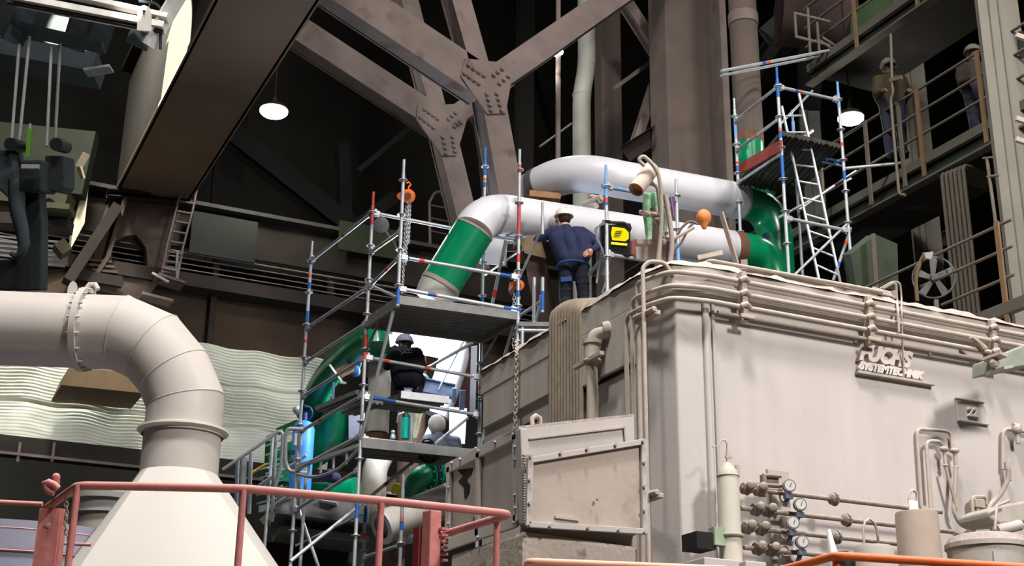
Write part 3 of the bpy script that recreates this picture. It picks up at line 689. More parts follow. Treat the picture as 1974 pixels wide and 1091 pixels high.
# ================================================================ crane trolley, ropes and hook, top left
M_TEAL = mat('dim_teal_steel', (44, 52, 55), .8, 0, .2, 3)
M_TEALD = mat('dark_teal_steel', (26, 31, 32), .85, 0, .2, 3)
tr = thing('crane_trolley', 'dark crane trolley frame at the top left with a bright white edge', 'crane', W(150, 60, 19))
def trol(pts, w_, h_, name, mt, d0=19, up=None):
    m = MB(); m.beam(W(*pts[0], d0), W(*pts[1], d0), w_, h_, up); return obj(name, m, mt, tr)
M_TW = mat('trolley_white_edge', (220, 216, 206), .6)
trol(((30, 0), (318, 55)), .25, .09, 'lower_chord', M_TW); trol(((60, -22), (325, 38)), .25, .07, 'upper_chord', M_TW)
trol(((20, -12), (318, 46)), .06, .3, 'web', M_DSTEEL)
trol(((345, -10), (286, 88)), .25, .04, 'edge_strip', M_TW)
m = MB(); c = [W(x, y, 18.8) for x, y in ((264, 58), (265, 22), (270, 12), (278, 10), (286, 13), (290, 24), (290, 60))]; m.prism(c, _F*.06); pe_ = obj('lug_plate', m, M_TW, tr)
m = MB(); m.bolt(W(278, 22, 18.79), -_F, .02, .02); obj('pin', m, M_BLACK, pe_)
trol(((52, 8), (22, 82)), .3, .12, 'post', M_TEAL, 19.4); trol(((160, 28), (140, 95)), .3, .12, 'post', M_TEALD, 19.6); trol(((200, 40), (185, 88)), .3, .15, 'post', M_TEALD, 19.6); trol(((275, 60), (262, 90)), .3, .12, 'post', M_TEALD, 19.6)
trol(((42, 56), (200, 92)), .3, .06, 'rail', M_TEAL, 19.3); trol(((-40, 95), (190, 138)), .6, .3, 'floor_beam', M_TEAL, 20.5); trol(((-20, 10), (205, 55)), .3, 1.1, 'back_panel', M_TEALD, 23)
trol(((165, 140), (215, 132)), .2, .04, 'small_tray', M_GALVD, 20.2)
m = MB(); m.tube(ROUND([W(268, 2, 19), W(300, 6, 19), W(311, 18, 19), W(309, 95, 19)], .1), .022, 8); obj('hose', m, M_TEAL, tr, smooth=60)
for x, y, xb, yb in ((57, 70, 36, 262), (37, 85, 22, 255), (116, 84, 106, 250), (99, 90, 90, 262), (58, 240, 55, 250)):
    m = MB(); a = W(x, y, 19.2); b = V((a.x, a.y, onvert(a, xb, yb+50).z)); m.tube([a, W(xb, yb+20, 18.9)], .024, 6)
    tag(obj('hoist_rope', m, M_GALVD, None, smooth=60), 'steel hoist rope hanging from the trolley to the hook block', 'rope', 'hoist ropes of the crane')
hb = thing('hook_block', 'dark teal crane hook block with a large curved hook at far left', 'hook', W(60, 420, 18.5))
m = MB(); m.prism([W(x, y, 18.7) for x, y in ((-20, 285), (20, 290), (34, 352), (30, 395), (-20, 350))], _F*.5); obj('side_housing', m, M_TEAL, hb, bevel=.02)
m = MB(); m.prism([W(x, y, 18.4) for x, y in ((38, 308), (82, 308), (80, 370), (36, 368))], _F*.6); obj('centre_housing', m, M_TEALD, hb, bevel=.03)
m = MB(); m.prism([W(x, y, 18.7) for x, y in ((86, 300), (122, 300), (122, 360), (112, 372), (86, 365))], _F*.5); obj('side_housing', m, M_TEALD, hb, bevel=.02)
for x in (20, 108): m = MB(); m.lathe(W(x, 278, 18.6), _F, [(.09, 0), (.09, .4)], 16); obj('sheave', m, M_BLACK, hb, smooth=40)
m = MB(); m.beam(W(58, 248, 18.8), W(54, 302, 18.8), .06, .06); obj('marker_strip', m, mat('lime_strip', (80, 122, 42), .6), hb)
m = MB(); m.beam(W(42, 322, 18.3), W(76, 322, 18.3), .05, .06); obj('label_bar', m, M_GALVD, hb)
m = MB(); m.tube([W(x, y, 18.5) for x, y in ((30, 345), (32, 380), (34, 410), (42, 440), (46, 470), (42, 488), (32, 494), (20, 488))], [.10, .11, .10, .09, .08, .065, .05, .03], 14); obj('hook', m, M_TEAL, hb, smooth=60)
m = MB(); m.prism([W(x, y, 18.7) for x, y in ((36, 368), (74, 366), (80, 430), (78, 560), (0, 560), (-20, 500), (30, 500), (50, 470))], _F*.3); obj('counter_plate', m, M_TEALD, hb, bevel=.02)
# machinery seen beyond the hook
bgm = thing('crane_cab_frame', 'olive and tan machinery frame beyond the crane hook', 'frame', W(80, 450, 26))
def bgb(p_, q_, w_, h_, name, mt, d0=24): m = MB(); m.beam(W(*p_, d0), W(*q_, d0), w_, h_); return obj(name, m, mt, bgm)
M_OLIVE = mat('olive_paint', (24, 29, 15), .85, 0, .2, 2)
bgb((-20, 300), (175, 320), .3, 1.3, 'rear_panel', M_OLIVE, 26); bgb((-20, 375), (135, 395), .5, .35, 'tan_beam', mat('tan_paint', (66, 58, 40), .85), 24)
bgb((78, 402), (140, 407), .4, .1, 'cross_bar', mat('olive_pale', (70, 72, 52), .8), 23.5); bgb((-20, 425), (135, 435), .4, .2, 'dark_beam', M_DSTEEL, 23.8)
for i in range(6): bgb((-10, 455+9*i), (125, 468+9*i), .04, .035, 'rod', M_GALVD, 23.6)
bgb((112, 470), (128, 490), .3, .2, 'block', mat('tan_paint', (66, 58, 40), .85), 23.4)
m = MB(); m.lathe(W(98, 390, 23.6), -_F, [(.07, 0), (.07, .1)], 14); obj('round_boss', m, M_BLACK, bgm, smooth=40)
bgb((0, 535), (190, 560), .3, .9, 'lower_plate', M_BRW, 26)
m = MB(); m.beam(W(167, 296, 18.5), W(152, 322, 18.5), .1, .03); m.beam(W(153, 322, 18.5), W(160, 345, 18.5), .08, .03); tag(obj('angle_strip', m, mat('pale_cream', (196, 182, 154), .7)), 'small bent pale strip beside the lit edge of the girder', 'strip')
# spots that really hang over the trolley and hit the girder's side
tgt = Xp(335, 130, gx0)
spot('trolley_lamp', tgt+V((-6.5, -2.0, 3.0)), tgt+V((0, .4, -.1)), 80000, 22, .1, (1, .95, .85), .03)
tg2 = Yp(152, 420, Yc-.5); spot('trolley_lamp', tg2+V((-2.5, -3, 2.5)), tg2, 260, 26, .3, (1, .93, .78), .05)
tg3 = W(255, 30, 19); spot('trolley_lamp', W(262, -95, 18.2), tg3, 600, 26, .5, (1, .97, .9), .05)
# lamps by the curtain
area('curtain_lamp', (2, 21.5, 14.5), (3, 25.5, 7), 1.2, 700, (1, 1, .93), 120)
area('curtain_lamp', (-2.5, 21.5, 12.5), (-2, 25.5, 5.5), 1.2, 330, (.95, 1, .97), 120)
# ================================================================ dusty control hood in front of the enclosure
CD = 10.6
co = W(1008, 1000, CD); CX, CY = co.x, co.y
hood = thing('cabin', 'dust-covered steel cabin with hinged door panel standing before the big beige box', 'cabin', (CX, CY, FLOOR))
def lf(x, y, o=0): return Xp(x, y, CX-o)
def ff(x, y, o=0): return Yp(x, y, CY-o)
tfl = [(998, 826), (861, 897), (858, 1058), (1000, 1012)]
m = MB(); m.prism([lf(*p) for p in [(1004, 822), (861, 897), (855, 1060), (1008, 1008)]], (.03, 0, 0)); obj('side_panel', m, M_DUST2, hood, bevel=.004)
m = MB()
def lbar(p, q, w_): m.beam(lf(*p, .02), lf(*q, .02), .03, w_, V((0, 0, 1)) if abs(p[0]-q[0]) > 30 else V((0, 1, 0)))
lbar((1002, 833), (861, 904), .09); lbar((996, 1004), (858, 1052), .1); 
m.beam(lf(866, 900, .02), lf(864, 1050, .02), .07, .03, V((1, 0, 0))); m.beam(lf(923, 872, .02), lf(921, 1034, .02), .07, .03, V((1, 0, 0))); m.beam(lf(994, 836, .02), lf(996, 1006, .02), .08, .03, V((1, 0, 0)))
fr = obj('side_frame', m, M_DUST, hood, bevel=.004)
for x, y in ((872, 893), (888, 886), (923, 870), (955, 853), (990, 838), (993, 862), (993, 887), (993, 955), (994, 980), (991, 1008), (922, 1036), (865, 940), (865, 975), (865, 1010)): m = MB(); m.bolt(lf(x, y, .035), (-1, 0, 0), .016, .02); obj('bolt', m, M_DUST, fr, smooth=30)
m = MB(); m.prism([lf(x, y, .004) for x, y in ((882, 906), (911, 903), (908, 915), (898, 924), (906, 935), (904, 952), (896, 962), (895, 940), (884, 928), (893, 918))], (-.004, 0, 0)); obj('tear', m, M_DARK, hood)
m = MB(); m.prism([lf(x, y, .004) for x, y in ((880, 1010), (915, 996), (912, 1022), (898, 1028), (880, 1040), (886, 1026))], (-.01, 0, 0)); obj('dust_heap', m, M_DUSTTOP, hood)
# front
m = MB(); m.prism([ff(*p) for p in ((1000, 826), (1223, 802), (1226, 1032), (1008, 1008))], (0, .04, 0)); obj('front_panel', m, M_DUST, hood, bevel=.004)
m = MB(); m.prism([ff(1000, 826, .0), ff(1223, 802, 0), ff(1223, 802, 0)+V((0, .9, 0)), V((lf(861, 897).x, lf(861, 897).y, lf(861, 897).z))], (0, 0, .02)); obj('roof', m, M_DUSTTOP, hood)
m = MB(); m.beam(ff(1020, 846, .01), ff(1203, 824, .01), .02, .012); m.beam(ff(1203, 824, .01), ff(1205, 850, .01), .02, .012, V((1, 0, 0))); obj('panel_seam', m, M_DUST2, hood)
m = MB(); m.beam(ff(1004, 828, .03), ff(1012, 1010, .03), .1, .06, V((1, 0, 0))); obj('corner_post', m, M_DUST, hood, bevel=.01)
m = MB(); m.prism([ff(*p, -.04) for p in ((1006, 1004), (1228, 1026), (1228, 1060), (1006, 1030))], (0, .03, 0)); obj('gap_plate', m, M_DUST2, hood)  # plate added to close the dark gap above the plinth
# door
door = obj('door_panel', MB().prism([ff(*p, .12) for p in ((1024, 882), (1243, 846), (1246, 1030), (1018, 1016))], (0, .03, 0)), mat('door_dust', (176, 162, 150), .8, 0, .07, 3, stain=((150, 132, 118), 2.5, .55)), hood, bevel=.003)
m = MB()
for p, q in (((1024, 887), (1243, 851)), ((1018, 1011), (1246, 1025))): m.beam(ff(*p, .14), ff(*q, .14), .03, .045)
for p, q in (((1022, 884), (1018, 1014)), ((1240, 848), (1243, 1028))): m.beam(ff(*p, .14), ff(*q, .14), .045, .03, V((0, 1, 0)))
obj('door_frame', m, M_DUST, door, bevel=.004)
for x, y in ((1022, 880), (1080, 874), (1131, 866), (1186, 858), (1239, 851), (1241, 892), (1241, 938), (1241, 984), (1242, 1026), (1192, 1022), (1133, 1018), (1060, 1014), (1020, 1012), (1020, 970), (1020, 925), (1151, 962)): m = MB(); m.bolt(ff(x, y, .155), (0, -1, 0), .014, .022); obj('bolt', m, M_DUST2, door, smooth=30)
m = MB(); m.beam(ff(1070, 996, .13), ff(1116, 1002, .13), .02, .02); obj('handle_bar', m, M_DUST, door)
for y0_, y1_ in ((878, 900), (915, 990), (992, 1014)):
    m = MB(); m.tube([ff(1013, y0_, .12), ff(1013, y1_, .12)], .014, 8)
    k = int((y1_-y0_)/5)
    for i in range(k): m.beam(ff(1008, y0_+i*5, .12), ff(1019, y0_+i*5, .12), .03, .01)
    obj('hinge', m, M_DPIPE, door, smooth=40)
m = MB(); m.tube([ff(1026, 822, -.1), ff(1026, 806, -.1), ff(1033, 801, -.1), ff(1041, 806, -.1), ff(1041, 822, -.1)], .02, 8); obj('lifting_eye', m, M_DPIPE, hood, smooth=60)
# base block caked with dust
m = MB(); base_pts = [(CX, CY-.05), (CX+1.35, CY-.05), (CX+1.35, CY+1.6), (CX, CY+1.6)]
zb1 = ff(1008, 1022, .05).z; zb2 = ff(1228, 1052, .05).z
o_ = MB(); fx0, fx1 = ff(1006, 1022, .06), ff(1228, 1052, .06); bk = lf(868, 1068)
o_.add([fx0, fx1, V((fx1.x, fx1.y+1.5, fx1.z)), V((CX, bk.y, bk.z)), V((fx0.x, fx0.y, FLOOR)), V((fx1.x, fx1.y, FLOOR)), V((fx1.x, fx1.y+1.5, FLOOR)), V((CX, bk.y, FLOOR))],
       [(0, 1, 2, 3), (7, 6, 5, 4), (0, 4, 5, 1), (1, 5, 6, 2), (2, 6, 7, 3), (3, 7, 4, 0)])
tag(obj('plinth', o_, mat('caked_concrete', (190, 178, 166), .95, 0, .12, 3, bump=.7, stain=((150, 138, 124), 6, .58)), None, bevel=.04), 'dust-caked block carrying the steel cabin', 'plinth')

# ================================================================ gas bottle, manifold, gauges on the enclosure front
YM = BY-.32
M_MAN = mat('grubby_brass_dust', (128, 115, 103), .8, 0, .25, 14, dust=.5, dustc=(196, 184, 172))
def fm(x, y, o=0): return Yp(x, y, YM-o)
gb = thing('gas_bottle', 'upright dusty gas bottle with domed top before the beige box', 'bottle', fm(1407, 1091))
r_ = 21*fm(1405, 960).dot(_F)/FPX
c0 = fm(1405, 960); zt_ = fm(1402, 893).z
m = MB(); m.lathe((c0.x, c0.y, FLOOR), (0, 0, 1), [(r_, 0), (r_, zt_-.12-FLOOR), (r_*.85, zt_-.07-FLOOR), (r_*.3, zt_-FLOOR), (r_*.12, zt_-FLOOR+.01)], 28); obj('shell', m, mat('bottle_dust', (184, 176, 164), .7, 0, .06, 3, dust=.3), gb, smooth=40)
m = MB(); m.ring((c0.x, c0.y, zt_-.12), (0, 0, 1), r_, .008, 28); obj('rim', m, M_DPIPE, gb, smooth=60)
m = MB(); m.tube([(c0.x, c0.y, zt_), (c0.x, c0.y, zt_+.12)], .012, 8); m.beam((c0.x-.02, c0.y, zt_+.06), (c0.x+.05, c0.y, zt_+.06), .02, .02); obj('valve', m, M_DPIPE, gb)
pts = [V((c0.x, c0.y, zt_+.1))]+[Yp(x, y, c0.y) for x, y in ((1401, 855), (1398, 849), (1392, 848), (1388, 852), (1385, 859), (1380, 861), (1373, 861))]
m = MB(); m.tube(pts, .006, 6); obj('curled_line', m, M_DPIPE, gb, smooth=60)
m = MB(); p = fm(1421, 903); m.tube([p-V((0, 0, .08)), p+V((0, 0, .03))], .022, 8); m.tube([p-V((0, 0, .08)), p+V((-.05, 0, -.1))], .012, 6); obj('side_valve', m, M_DPIPE, gb)
m = MB(); zc = fm(1405, 1033).z; m.ring((c0.x, c0.y, zc), (0, 0, 1), r_+.012, .014, 24); m.box((c0.x-.14, c0.y, zc-.02), (.12, .1, .16)); obj('clamp_band', m, mat('pale_green_paint', (146, 160, 134), .7, dust=.4), gb, smooth=60)
br = MB(); q = fm(1355, 1042); br.box((q.x+.02, q.y+.1, q.z), (.2, .25, .15)); tag(obj('bracket_box', br, M_DARK), 'dark open bracket left of the gas bottle clamp', 'bracket')
br = MB(); q = fm(1362, 1080, .2); br.box((q.x+.06, q.y, q.z-.75), (.36, .3, 1.5)); tag(obj('junction_cabinet', br, M_DUST, bevel=.01), 'dusty cabinet under the gas bottle bracket', 'cabinet')
br = MB(); q = fm(1445, 1085, .15); br.box((q.x, q.y, q.z-.75), (.22, .2, 1.5)); tag(obj('junction_cabinet', br, M_DUST, bevel=.01), 'low dusty cabinet right of the gas bottle', 'cabinet')
rows = [(942, 1440, 1463, 1815, 986, 1600, 'topmost'), (984, 1470, 1490, 1740, 1006, 1622, 'second from the top'), (1018, 1445, 1475, 1740, 1047, 1608, 'third from the top'), (1055, 1470, 1490, 1600, 1066, None, 'lowest')]
rows = [(941, (1428, 941), (1815, 987), (1440, 1463), 1600), (982, (1428, 983), (1835, 1022), (1458, 1480), 1624), (1018, (1432, 1018), (1740, 1048), (1443, 1468), 1608), (1055, (1434, 1055), (1700, 1082), (1462, 1487), None)]
names = ['topmost', 'second from top', 'third from top', 'lowest']
for i, (y, a, b, vs_, un) in enumerate(rows):
    t = thing('manifold_pipe', f'dust-caked pipe with valves, {names[i]} of the four before the beige box', 'pipe', fm(*a), 'manifold pipes')
    A, B = fm(*a), fm(*b); B.z = A.z
    A.z = (A.z+fm(*b).z)/2; B.z = A.z
    m = MB(); m.tube([A, B], .022, 10); obj('pipe_body', m, M_MAN, t, smooth=60)
    def atx(x): return A.lerp(B, (x-a[0])/(b[0]-a[0]))
    for vx in vs_:
        c = atx(vx); m = MB(); m.lathe(c-V((.06, 0, 0)), (1, 0, 0), [(.03, 0), (.055, .01), (.055, .03), (.04, .04), (.062, .06), (.04, .09), (.03, .11)], 12); m.ball(c+V((0, -.03, 0)), .05, 10)
        m.lathe(c+V((0, -.03, 0)), (-.4, -1, .3), [(.02, 0), (.025, .05), (.045, .06), (.04, .085), (.02, .1)], 12)
        obj('valve', m, M_MAN, t, smooth=40)
    if un:
        c = atx(un); m = MB(); m.lathe(c-V((.05, 0, 0)), (1, 0, 0), [(.03, 0), (.055, .02), (.055, .045), (.03, .05), (.065, .055), (.065, .075), (.03, .1)], 10); obj('union', m, M_MAN, t, smooth=30)
gs = [(1521, 937, 'highest'), (1542, 973, 'second highest'), (1528, 1008, 'third from the top'), (1546, 1045, 'lowest')]
M_GF = mat('gauge_face', (190, 188, 186), .3, 0, .03, 6)
for x, y, lb_ in gs:
    c = fm(x, y, .1); t = thing('pressure_gauge', f'round dusty pressure gauge on the pipe manifold, {lb_} of four', 'gauge', c, 'manifold gauges')
    m = MB(); m.lathe(c, (-.3, -1, 0), [(.058, -.03), (.062, 0), (.062, .02), (.05, .02)], 20); obj('case', m, M_MAN, t, smooth=40)
    m = MB(); m.lathe(c, (-.3, -1, 0), [(.048, .0), (.048, .026)], 20); dl_ = obj('dial', m, M_GF, t)
    m = MB(); n_ = V((-.3, -1, 0)).normalized()*.029; m.beam(c+n_-V((0, 0, .01)), c+n_+V((.018, 0, .032)), .006, .004, n_); obj('needle', m, M_BLACK, dl_)
    m = MB(); m.tube([c+V((0, 0, -.05)), c+V((0, .08, -.17))], .022, 8); m.box(c+V((0, .02, -.09)), (.08, .05, .05)); obj('stem', m, mat('dim_blue_fitting', (88, 94, 110), .7), t)
for i, (x, y, y2, wv) in enumerate(((1492, 908, 1091, .2), )):
    t = thing('mounting_plate', 'upright dusty plate carrying the pipe manifold', 'plate', fm(x, y))
    a, b = fm(1492, 905, -.12), fm(1505, 1000, -.12)
    m = MB(); m.box((a.x+.05, a.y+.02, (a.z+FLOOR)/2), (.24, .04, a.z-FLOOR)); obj('back_plate', m, M_DUST2, t, bevel=.004)
    m = MB(); q = fm(1488, 918); 
    for dx, dz in ((0, 0), (0, -.09), (0, -.13)): m.tube([q+V((-.1, 0, dz)), q+V((.1, 0, dz+.01))], .018, 8)
    m.beam(q+V((-.1, 0, 0)), q+V((-.1, 0, -.2)), .05, .04); m.box(q+V((.02, .05, -.05)), (.14, .06, .12)); obj('valve_block', m, M_MAN, t, smooth=40)
    m = MB()
    for z_ in (960, 1030, 1062):
        q = fm(1512, z_); m.ring(q, (0, -1, .2), .05, .008, 16, 6)
    obj('coil', m, M_MAN, t, smooth=60)
# inverted U lines, hoses
def line(pts, r, name, lab, cat, mt=None, off=.05, rad=.08, grp=None):
    m = MB(); P = [Yp(x, y, BY-(off if len(q_) == 0 else q_[0])) for x, y, *q_ in pts]; m.tube(round_path(P, rad), r, 10)
    return tag(obj(name, m, mt or M_DPIPE, None, smooth=60), lab, cat, grp)
line([(1782, 1060), (1767, 826), (1833, 832), (1836, 866)], .018, 'bent_tube', 'wide inverted U of dusty tube on the front of the beige box', 'pipe', off=.04)
line([(1800, 1060), (1785, 850), (1812, 851), (1822, 866)], .02, 'bent_tube', 'small inverted U of dusty tube nested inside the wide one', 'pipe', off=.08)
hs = thing('hose_pair', 'pair of hose fittings and looping hose right of inverted U tubes', 'hose', Yp(1820, 870, BY-.1))
m = MB(); 
for x, y in ((1820, 866), (1840, 869)): q = Yp(x, y, BY-.1); m.ball(q, .045, 10, (1.2, 1, .7)); m.tube([q, q+V((0, 0, -.2))], .02, 8); m.ring(q+V((0, 0, -.17)), (0, 0, 1), .02, .01, 10)
obj('fitting', m, M_DPIPE, hs, smooth=60)
m = MB(); P = [Yp(x, y, BY-.12) for x, y in ((1843, 900), (1840, 950), (1838, 985), (1850, 1010), (1866, 1018), (1880, 1010), (1885, 990), (1883, 972))]; m.tube(round_path(P, .05, 3), .022, 10); m.tube(round_path([Yp(x, y, BY-.14) for x, y in ((1823, 900), (1832, 935), (1846, 985))], .05), .016, 8); obj('hose', m, M_DPIPE, hs, smooth=60)
m = MB(); q = Yp(1884, 972, BY-.1); m.box(q, (.13, .1, .09)); m.tube(round_path([Yp(1876, 990, BY-.1), Yp(1874, 958, BY-.1), Yp(1900, 958, BY-.1), Yp(1903, 975, BY-.1)], .05), .022, 8); m.tube([Yp(1884, 975, BY-.1), Yp(1890, 1020, BY-.1)], .03, 8); obj('coupling', m, M_DPIPE, hs, bevel=.01)
line([(1945, 905), (1943, 925), (1930, 952), (1908, 975), (1902, 1000), (1912, 1020), (1930, 1030), (1990, 1038)], .026, 'looping_hose', 'thick pale hose looping down at the right edge', 'hose', off=.3, rad=.12)
line([(1934, 905), (1934, 826), (1990, 834)], .02, 'bent_tube', 'dusty tube corner with valve at the right edge', 'pipe', off=.06)
m = MB(); q = Yp(1960, 828, BY-.1); m.ball(q, .06, 10); m.tube([q, q+V((0, 0, -.15))], .025, 8); m.tube([q+V((-.05, 0, .05)), q+V((.06, 0, .05))], .02, 8); q = Yp(1943, 905, BY-.1); m.tube([q+V((0, 0, .08)), q-V((0, 0, .12))], .028, 8); tag(obj('small_valve', m, M_DPIPE, None, smooth=50), 'small dusty valve at the right edge beside the number plate', 'valve')
# green-grey arm and upper fittings at right edge
ar = thing('bracket_arm', 'pale green-grey arm sticking in from the right edge over the beige box', 'beam', Yp(1940, 700, BY-.6))
m = MB(); m.prism([Yp(x, y, BY-.9) for x, y in ((1915, 690), (2000, 655), (2000, 700), (1915, 716))], (0, .3, 0)); obj('arm', m, mat('pale_sage_paint', (138, 144, 131), .7, dust=.6), ar, bevel=.01)
m = MB(); m.beam(Yp(1910, 686, BY-.95), Yp(1925, 692, BY-.95), .25, .03); m.beam(Yp(1918, 715, BY-.95), Yp(1935, 712, BY-.95), .25, .03); m.ball(Yp(1917, 700, BY-.95), .05, 8); obj('flange', m, M_DPIPE, ar)
m = MB(); m.tube([Yp(1880, 655, BY-.2), Yp(1896, 672, BY-.2)], .03, 8); m.beam(Yp(1872, 650, BY-.2), Yp(1900, 672, BY-.2), .06, .03); tag(obj('bent_tab', m, M_DPIPE), 'bent tab hanging under the rim conduits near the right edge', 'tab')
# machines at the lower right
t = thing('dust_drum', 'tall beige drum with a white tag on top before the manifold', 'drum', fm(1768, 1091, 1.0))
c = fm(1770, 1030, 1.0); zt_ = fm(1770, 989, 1.0).z; r_ = 41*c.dot(_F)/FPX
m = MB(); m.lathe((c.x, c.y, FLOOR), (0, 0, 1), [(r_*1.1, 0), (r_, zt_-FLOOR-.02), (r_*.96, zt_-FLOOR)], 32); obj('shell', m, mat('drum_beige', (160, 144, 130), .85, 0, .05, 6), t, smooth=40)
m = MB(); m.beam(fm(1762, 986, 1.05), fm(1760, 965, 1.05), .1, .01, V((0, 1, 0))); obj('tag', m, mat('white_tag', (236, 238, 240), .5), t)
m = MB(); m.tube([fm(x, y, 1.0) for x, y in ((1752, 966), (1753, 950), (1760, 945), (1767, 950), (1768, 966))], .012, 8); m.box(fm(1778, 982, 1.0), (.06, .05, .06)); obj('handle', m, M_DPIPE, t, smooth=50)
t = thing('vessel', 'dome-topped dusty vessel at the lower right corner', 'vessel', fm(1900, 1091, 1.2))
c = fm(1902, 1060, 1.2); zt_ = fm(1902, 1031, 1.2).z; r_ = 78*c.dot(_F)/FPX
m = MB(); m.lathe((c.x, c.y, FLOOR), (0, 0, 1), [(r_*.95, 0), (r_*.95, zt_-.13-FLOOR), (r_, zt_-.13-FLOOR), (r_, zt_-.09-FLOOR)], 40); obj('shell', m, M_DUST2, t, smooth=40)
m = MB(); m.lathe((c.x, c.y, zt_-.10), (0, 0, 1), [(r_, 0), (r_*.88, .07), (r_*.7, .09), (r_*.2, .1)], 40); obj('lid', m, M_DUSTTOP, t, smooth=40)
m = MB(); m.box(fm(1925, 1075, 1.65), (.12, .02, .1)); obj('label_plate', m, M_DUST, t)
t = thing('gear_motor', 'angular dusty motor housing at the right edge above the domed vessel', 'motor', fm(1960, 1000, .8))
m = MB(); m.prism([fm(x, y, .9) for x, y in ((1905, 985), (1925, 975), (1990, 963), (1990, 1005), (1930, 1010), (1908, 1000))], (0, .4, 0)); obj('casing', m, M_DUST2, t, bevel=.02)
m = MB(); m.tube([fm(1920, 1022, .95), fm(1966, 1012, .95)], .05, 12); obj('shaft_tube', m, M_DUST, t, smooth=40)
m = MB(); m.tube([fm(x, y, 1.0) for x, y in ((1918, 1022), (1922, 975), (1945, 965))], .014, 8); obj('cable', m, M_DPIPE, t, smooth=60)
m = MB(); c = fm(1685, 1070, 1.0); zt_ = fm(1685, 1051, 1.0).z; m.lathe((c.x, c.y, FLOOR), (0, 0, 1), [(.17, 0), (.17, zt_-.05-FLOOR), (.15, zt_-.01-FLOOR), (.03, zt_-FLOOR)], 28); tag(obj('round_canister', m, M_DUST2, None, smooth=40), 'low dusty canister left of the tall drum', 'canister')
m = MB(); q = fm(1678, 1028, .6); m.tube([V((q.x-.08, q.y, FLOOR)), q+V((-.08, 0, .03)), q+V((-.05, 0, .1)), q+V((0, 0, .13)), q+V((.05, 0, .1)), q+V((.08, 0, .03)), V((q.x+.08, q.y, FLOOR))], .012, 8); tag(obj('wire_loop', m, M_DPIPE, None, smooth=60), 'thin arched wire loop before the manifold pipes', 'loop')
m = MB(); q = fm(1608, 1050, 1.0); m.lathe(q-V((0, 0, .2)), (-.15, 0, 1), [(.05, 0), (.045, .1), (.02, .3), (.015, .33)], 12); tag(obj('white_bottle', m, mat('white_plastic', (238, 240, 242), .4), None, smooth=40), 'small white bottle top above the orange handrail', 'bottle')
m = MB(); q = fm(1625, 1068, 1.05); m.lathe(q-V((0, 0, .15)), (0, 0, 1), [(.1, 0), (.1, .12), (.05, .17)], 14); tag(obj('black_cap', m, M_BLACK, None, smooth=40), 'black cap beside the white bottle at the orange handrail', 'cap')

# ================================================================ railings in front
RZ = 1.56
def rz(x, y, z=RZ): return Zp(x, y, z)
rr = thing('red_guardrail', 'dusty red tubular guardrail crossing the lower left in front of the duct hood', 'railing', rz(470, 942)*1)
TP = [rz(92, 978), rz(150, 936), rz(300, 938), rz(470, 942), rz(735, 965), rz(985, 991)]
m = MB(); m.tube(round_path(TP+[rz(848, 1032)], .07), .0245, 12); obj('top_rail', m, M_RED, rr, smooth=60)
for i, (x, y) in enumerate(((150, 936), (470, 942), (735, 965), (958, 1000))):
    p = rz(x, y); m = MB(); m.tube([p, (p.x, p.y, .42)], .02, 12); obj('post', m, M_RED, rr, smooth=60)
m = MB(); MP = [V((p.x, p.y, 1.08)) for p in TP]; m.tube(round_path(MP, .05), .018, 10); obj('mid_rail', m, M_RED, rr, smooth=60)
m = MB(); m.prism([(TP[0].x-.3, TP[0].y+.2, 0), (TP[1].x, TP[1].y-.1, 0), (TP[3].x, TP[3].y-.1, 0), (TP[5].x+.15, TP[5].y, 0), (TP[5].x-.6, TP[5].y+.9, 0), (TP[0].x, TP[0].y+1.6, 0)], (0, 0, .12))
m = MB(); 
pf = [(TP[0].x-.5, TP[0].y, .3), (TP[1].x, TP[1].y-.1, .3), (TP[3].x, TP[3].y-.1, .3), (TP[5].x+.15, TP[5].y-.1, .3), (TP[5].x-.5, TP[5].y+.8, .3)]
pf = [(-.4, 4.0, .3), (4.9, 4.0, .3)]+[pf[3], pf[4], (TP[3].x, TP[3].y+.6, .3), (TP[0].x-.5, TP[0].y+.5, .3)]
struct('floor_platform', m.prism(pf, (0, 0, .12)), M_GALVD)
for x, y in ((0.2, 6.5), (4.5, 5.0), (4.3, 7.0)):
    m = MB(); m.box((x, y, (FLOOR+.3)/2), (.2, .2, .3-FLOOR)); struct('platform_leg', m, M_DSTEEL)  # leg carrying the platform down to the floor
ch_ = thing('red_channel_post', 'wide flat red steel post with bolt hole at the lower left', 'post', rz(92, 1091))
p0 = W(78, 980, 8.2); p1 = W(118, 975, 8.2)
m = MB(); dx = (p1-p0); dx.z = 0; ax_ = dx.normalized(); nn = ax_.cross(V((0, 0, 1)))
wz = .13; zz = p0.z+.03
m.prism([p0-V((0, 0, 0)), p0+ax_*wz, V((p0.x, p0.y, .42))+ax_*wz, V((p0.x, p0.y, .42))], nn*.012)
for k in (0, 1): m.prism([p0+ax_*wz*k, p0+ax_*(wz*k+.012), V((p0.x, p0.y, .42))+ax_*(wz*k+.012), V((p0.x, p0.y, .42))+ax_*wz*k], -nn*.07)
obj('channel', m, M_RED, ch_)
m = MB(); m.bolt(W(93, 1012, 8.15), -_F, .014, .01); obj('bolt', m, mat('bright_bolt', (190, 185, 180), .4), ch_)
m = MB(); m.tube([W(x, y, 8.1) for x, y in ((104, 950), (96, 948), (88, 940), (86, 932), (94, 929), (104, 934), (112, 942))], .02, 8); obj('hook', m, M_RED, ch_, smooth=60)
m = MB(); m.tube([W(107, 938, 8.15), W(108, 922, 8.15)], .024, 10); m.ball(W(108, 920, 8.15), .026, 10); obj('knob', m, M_RED, ch_, smooth=60)
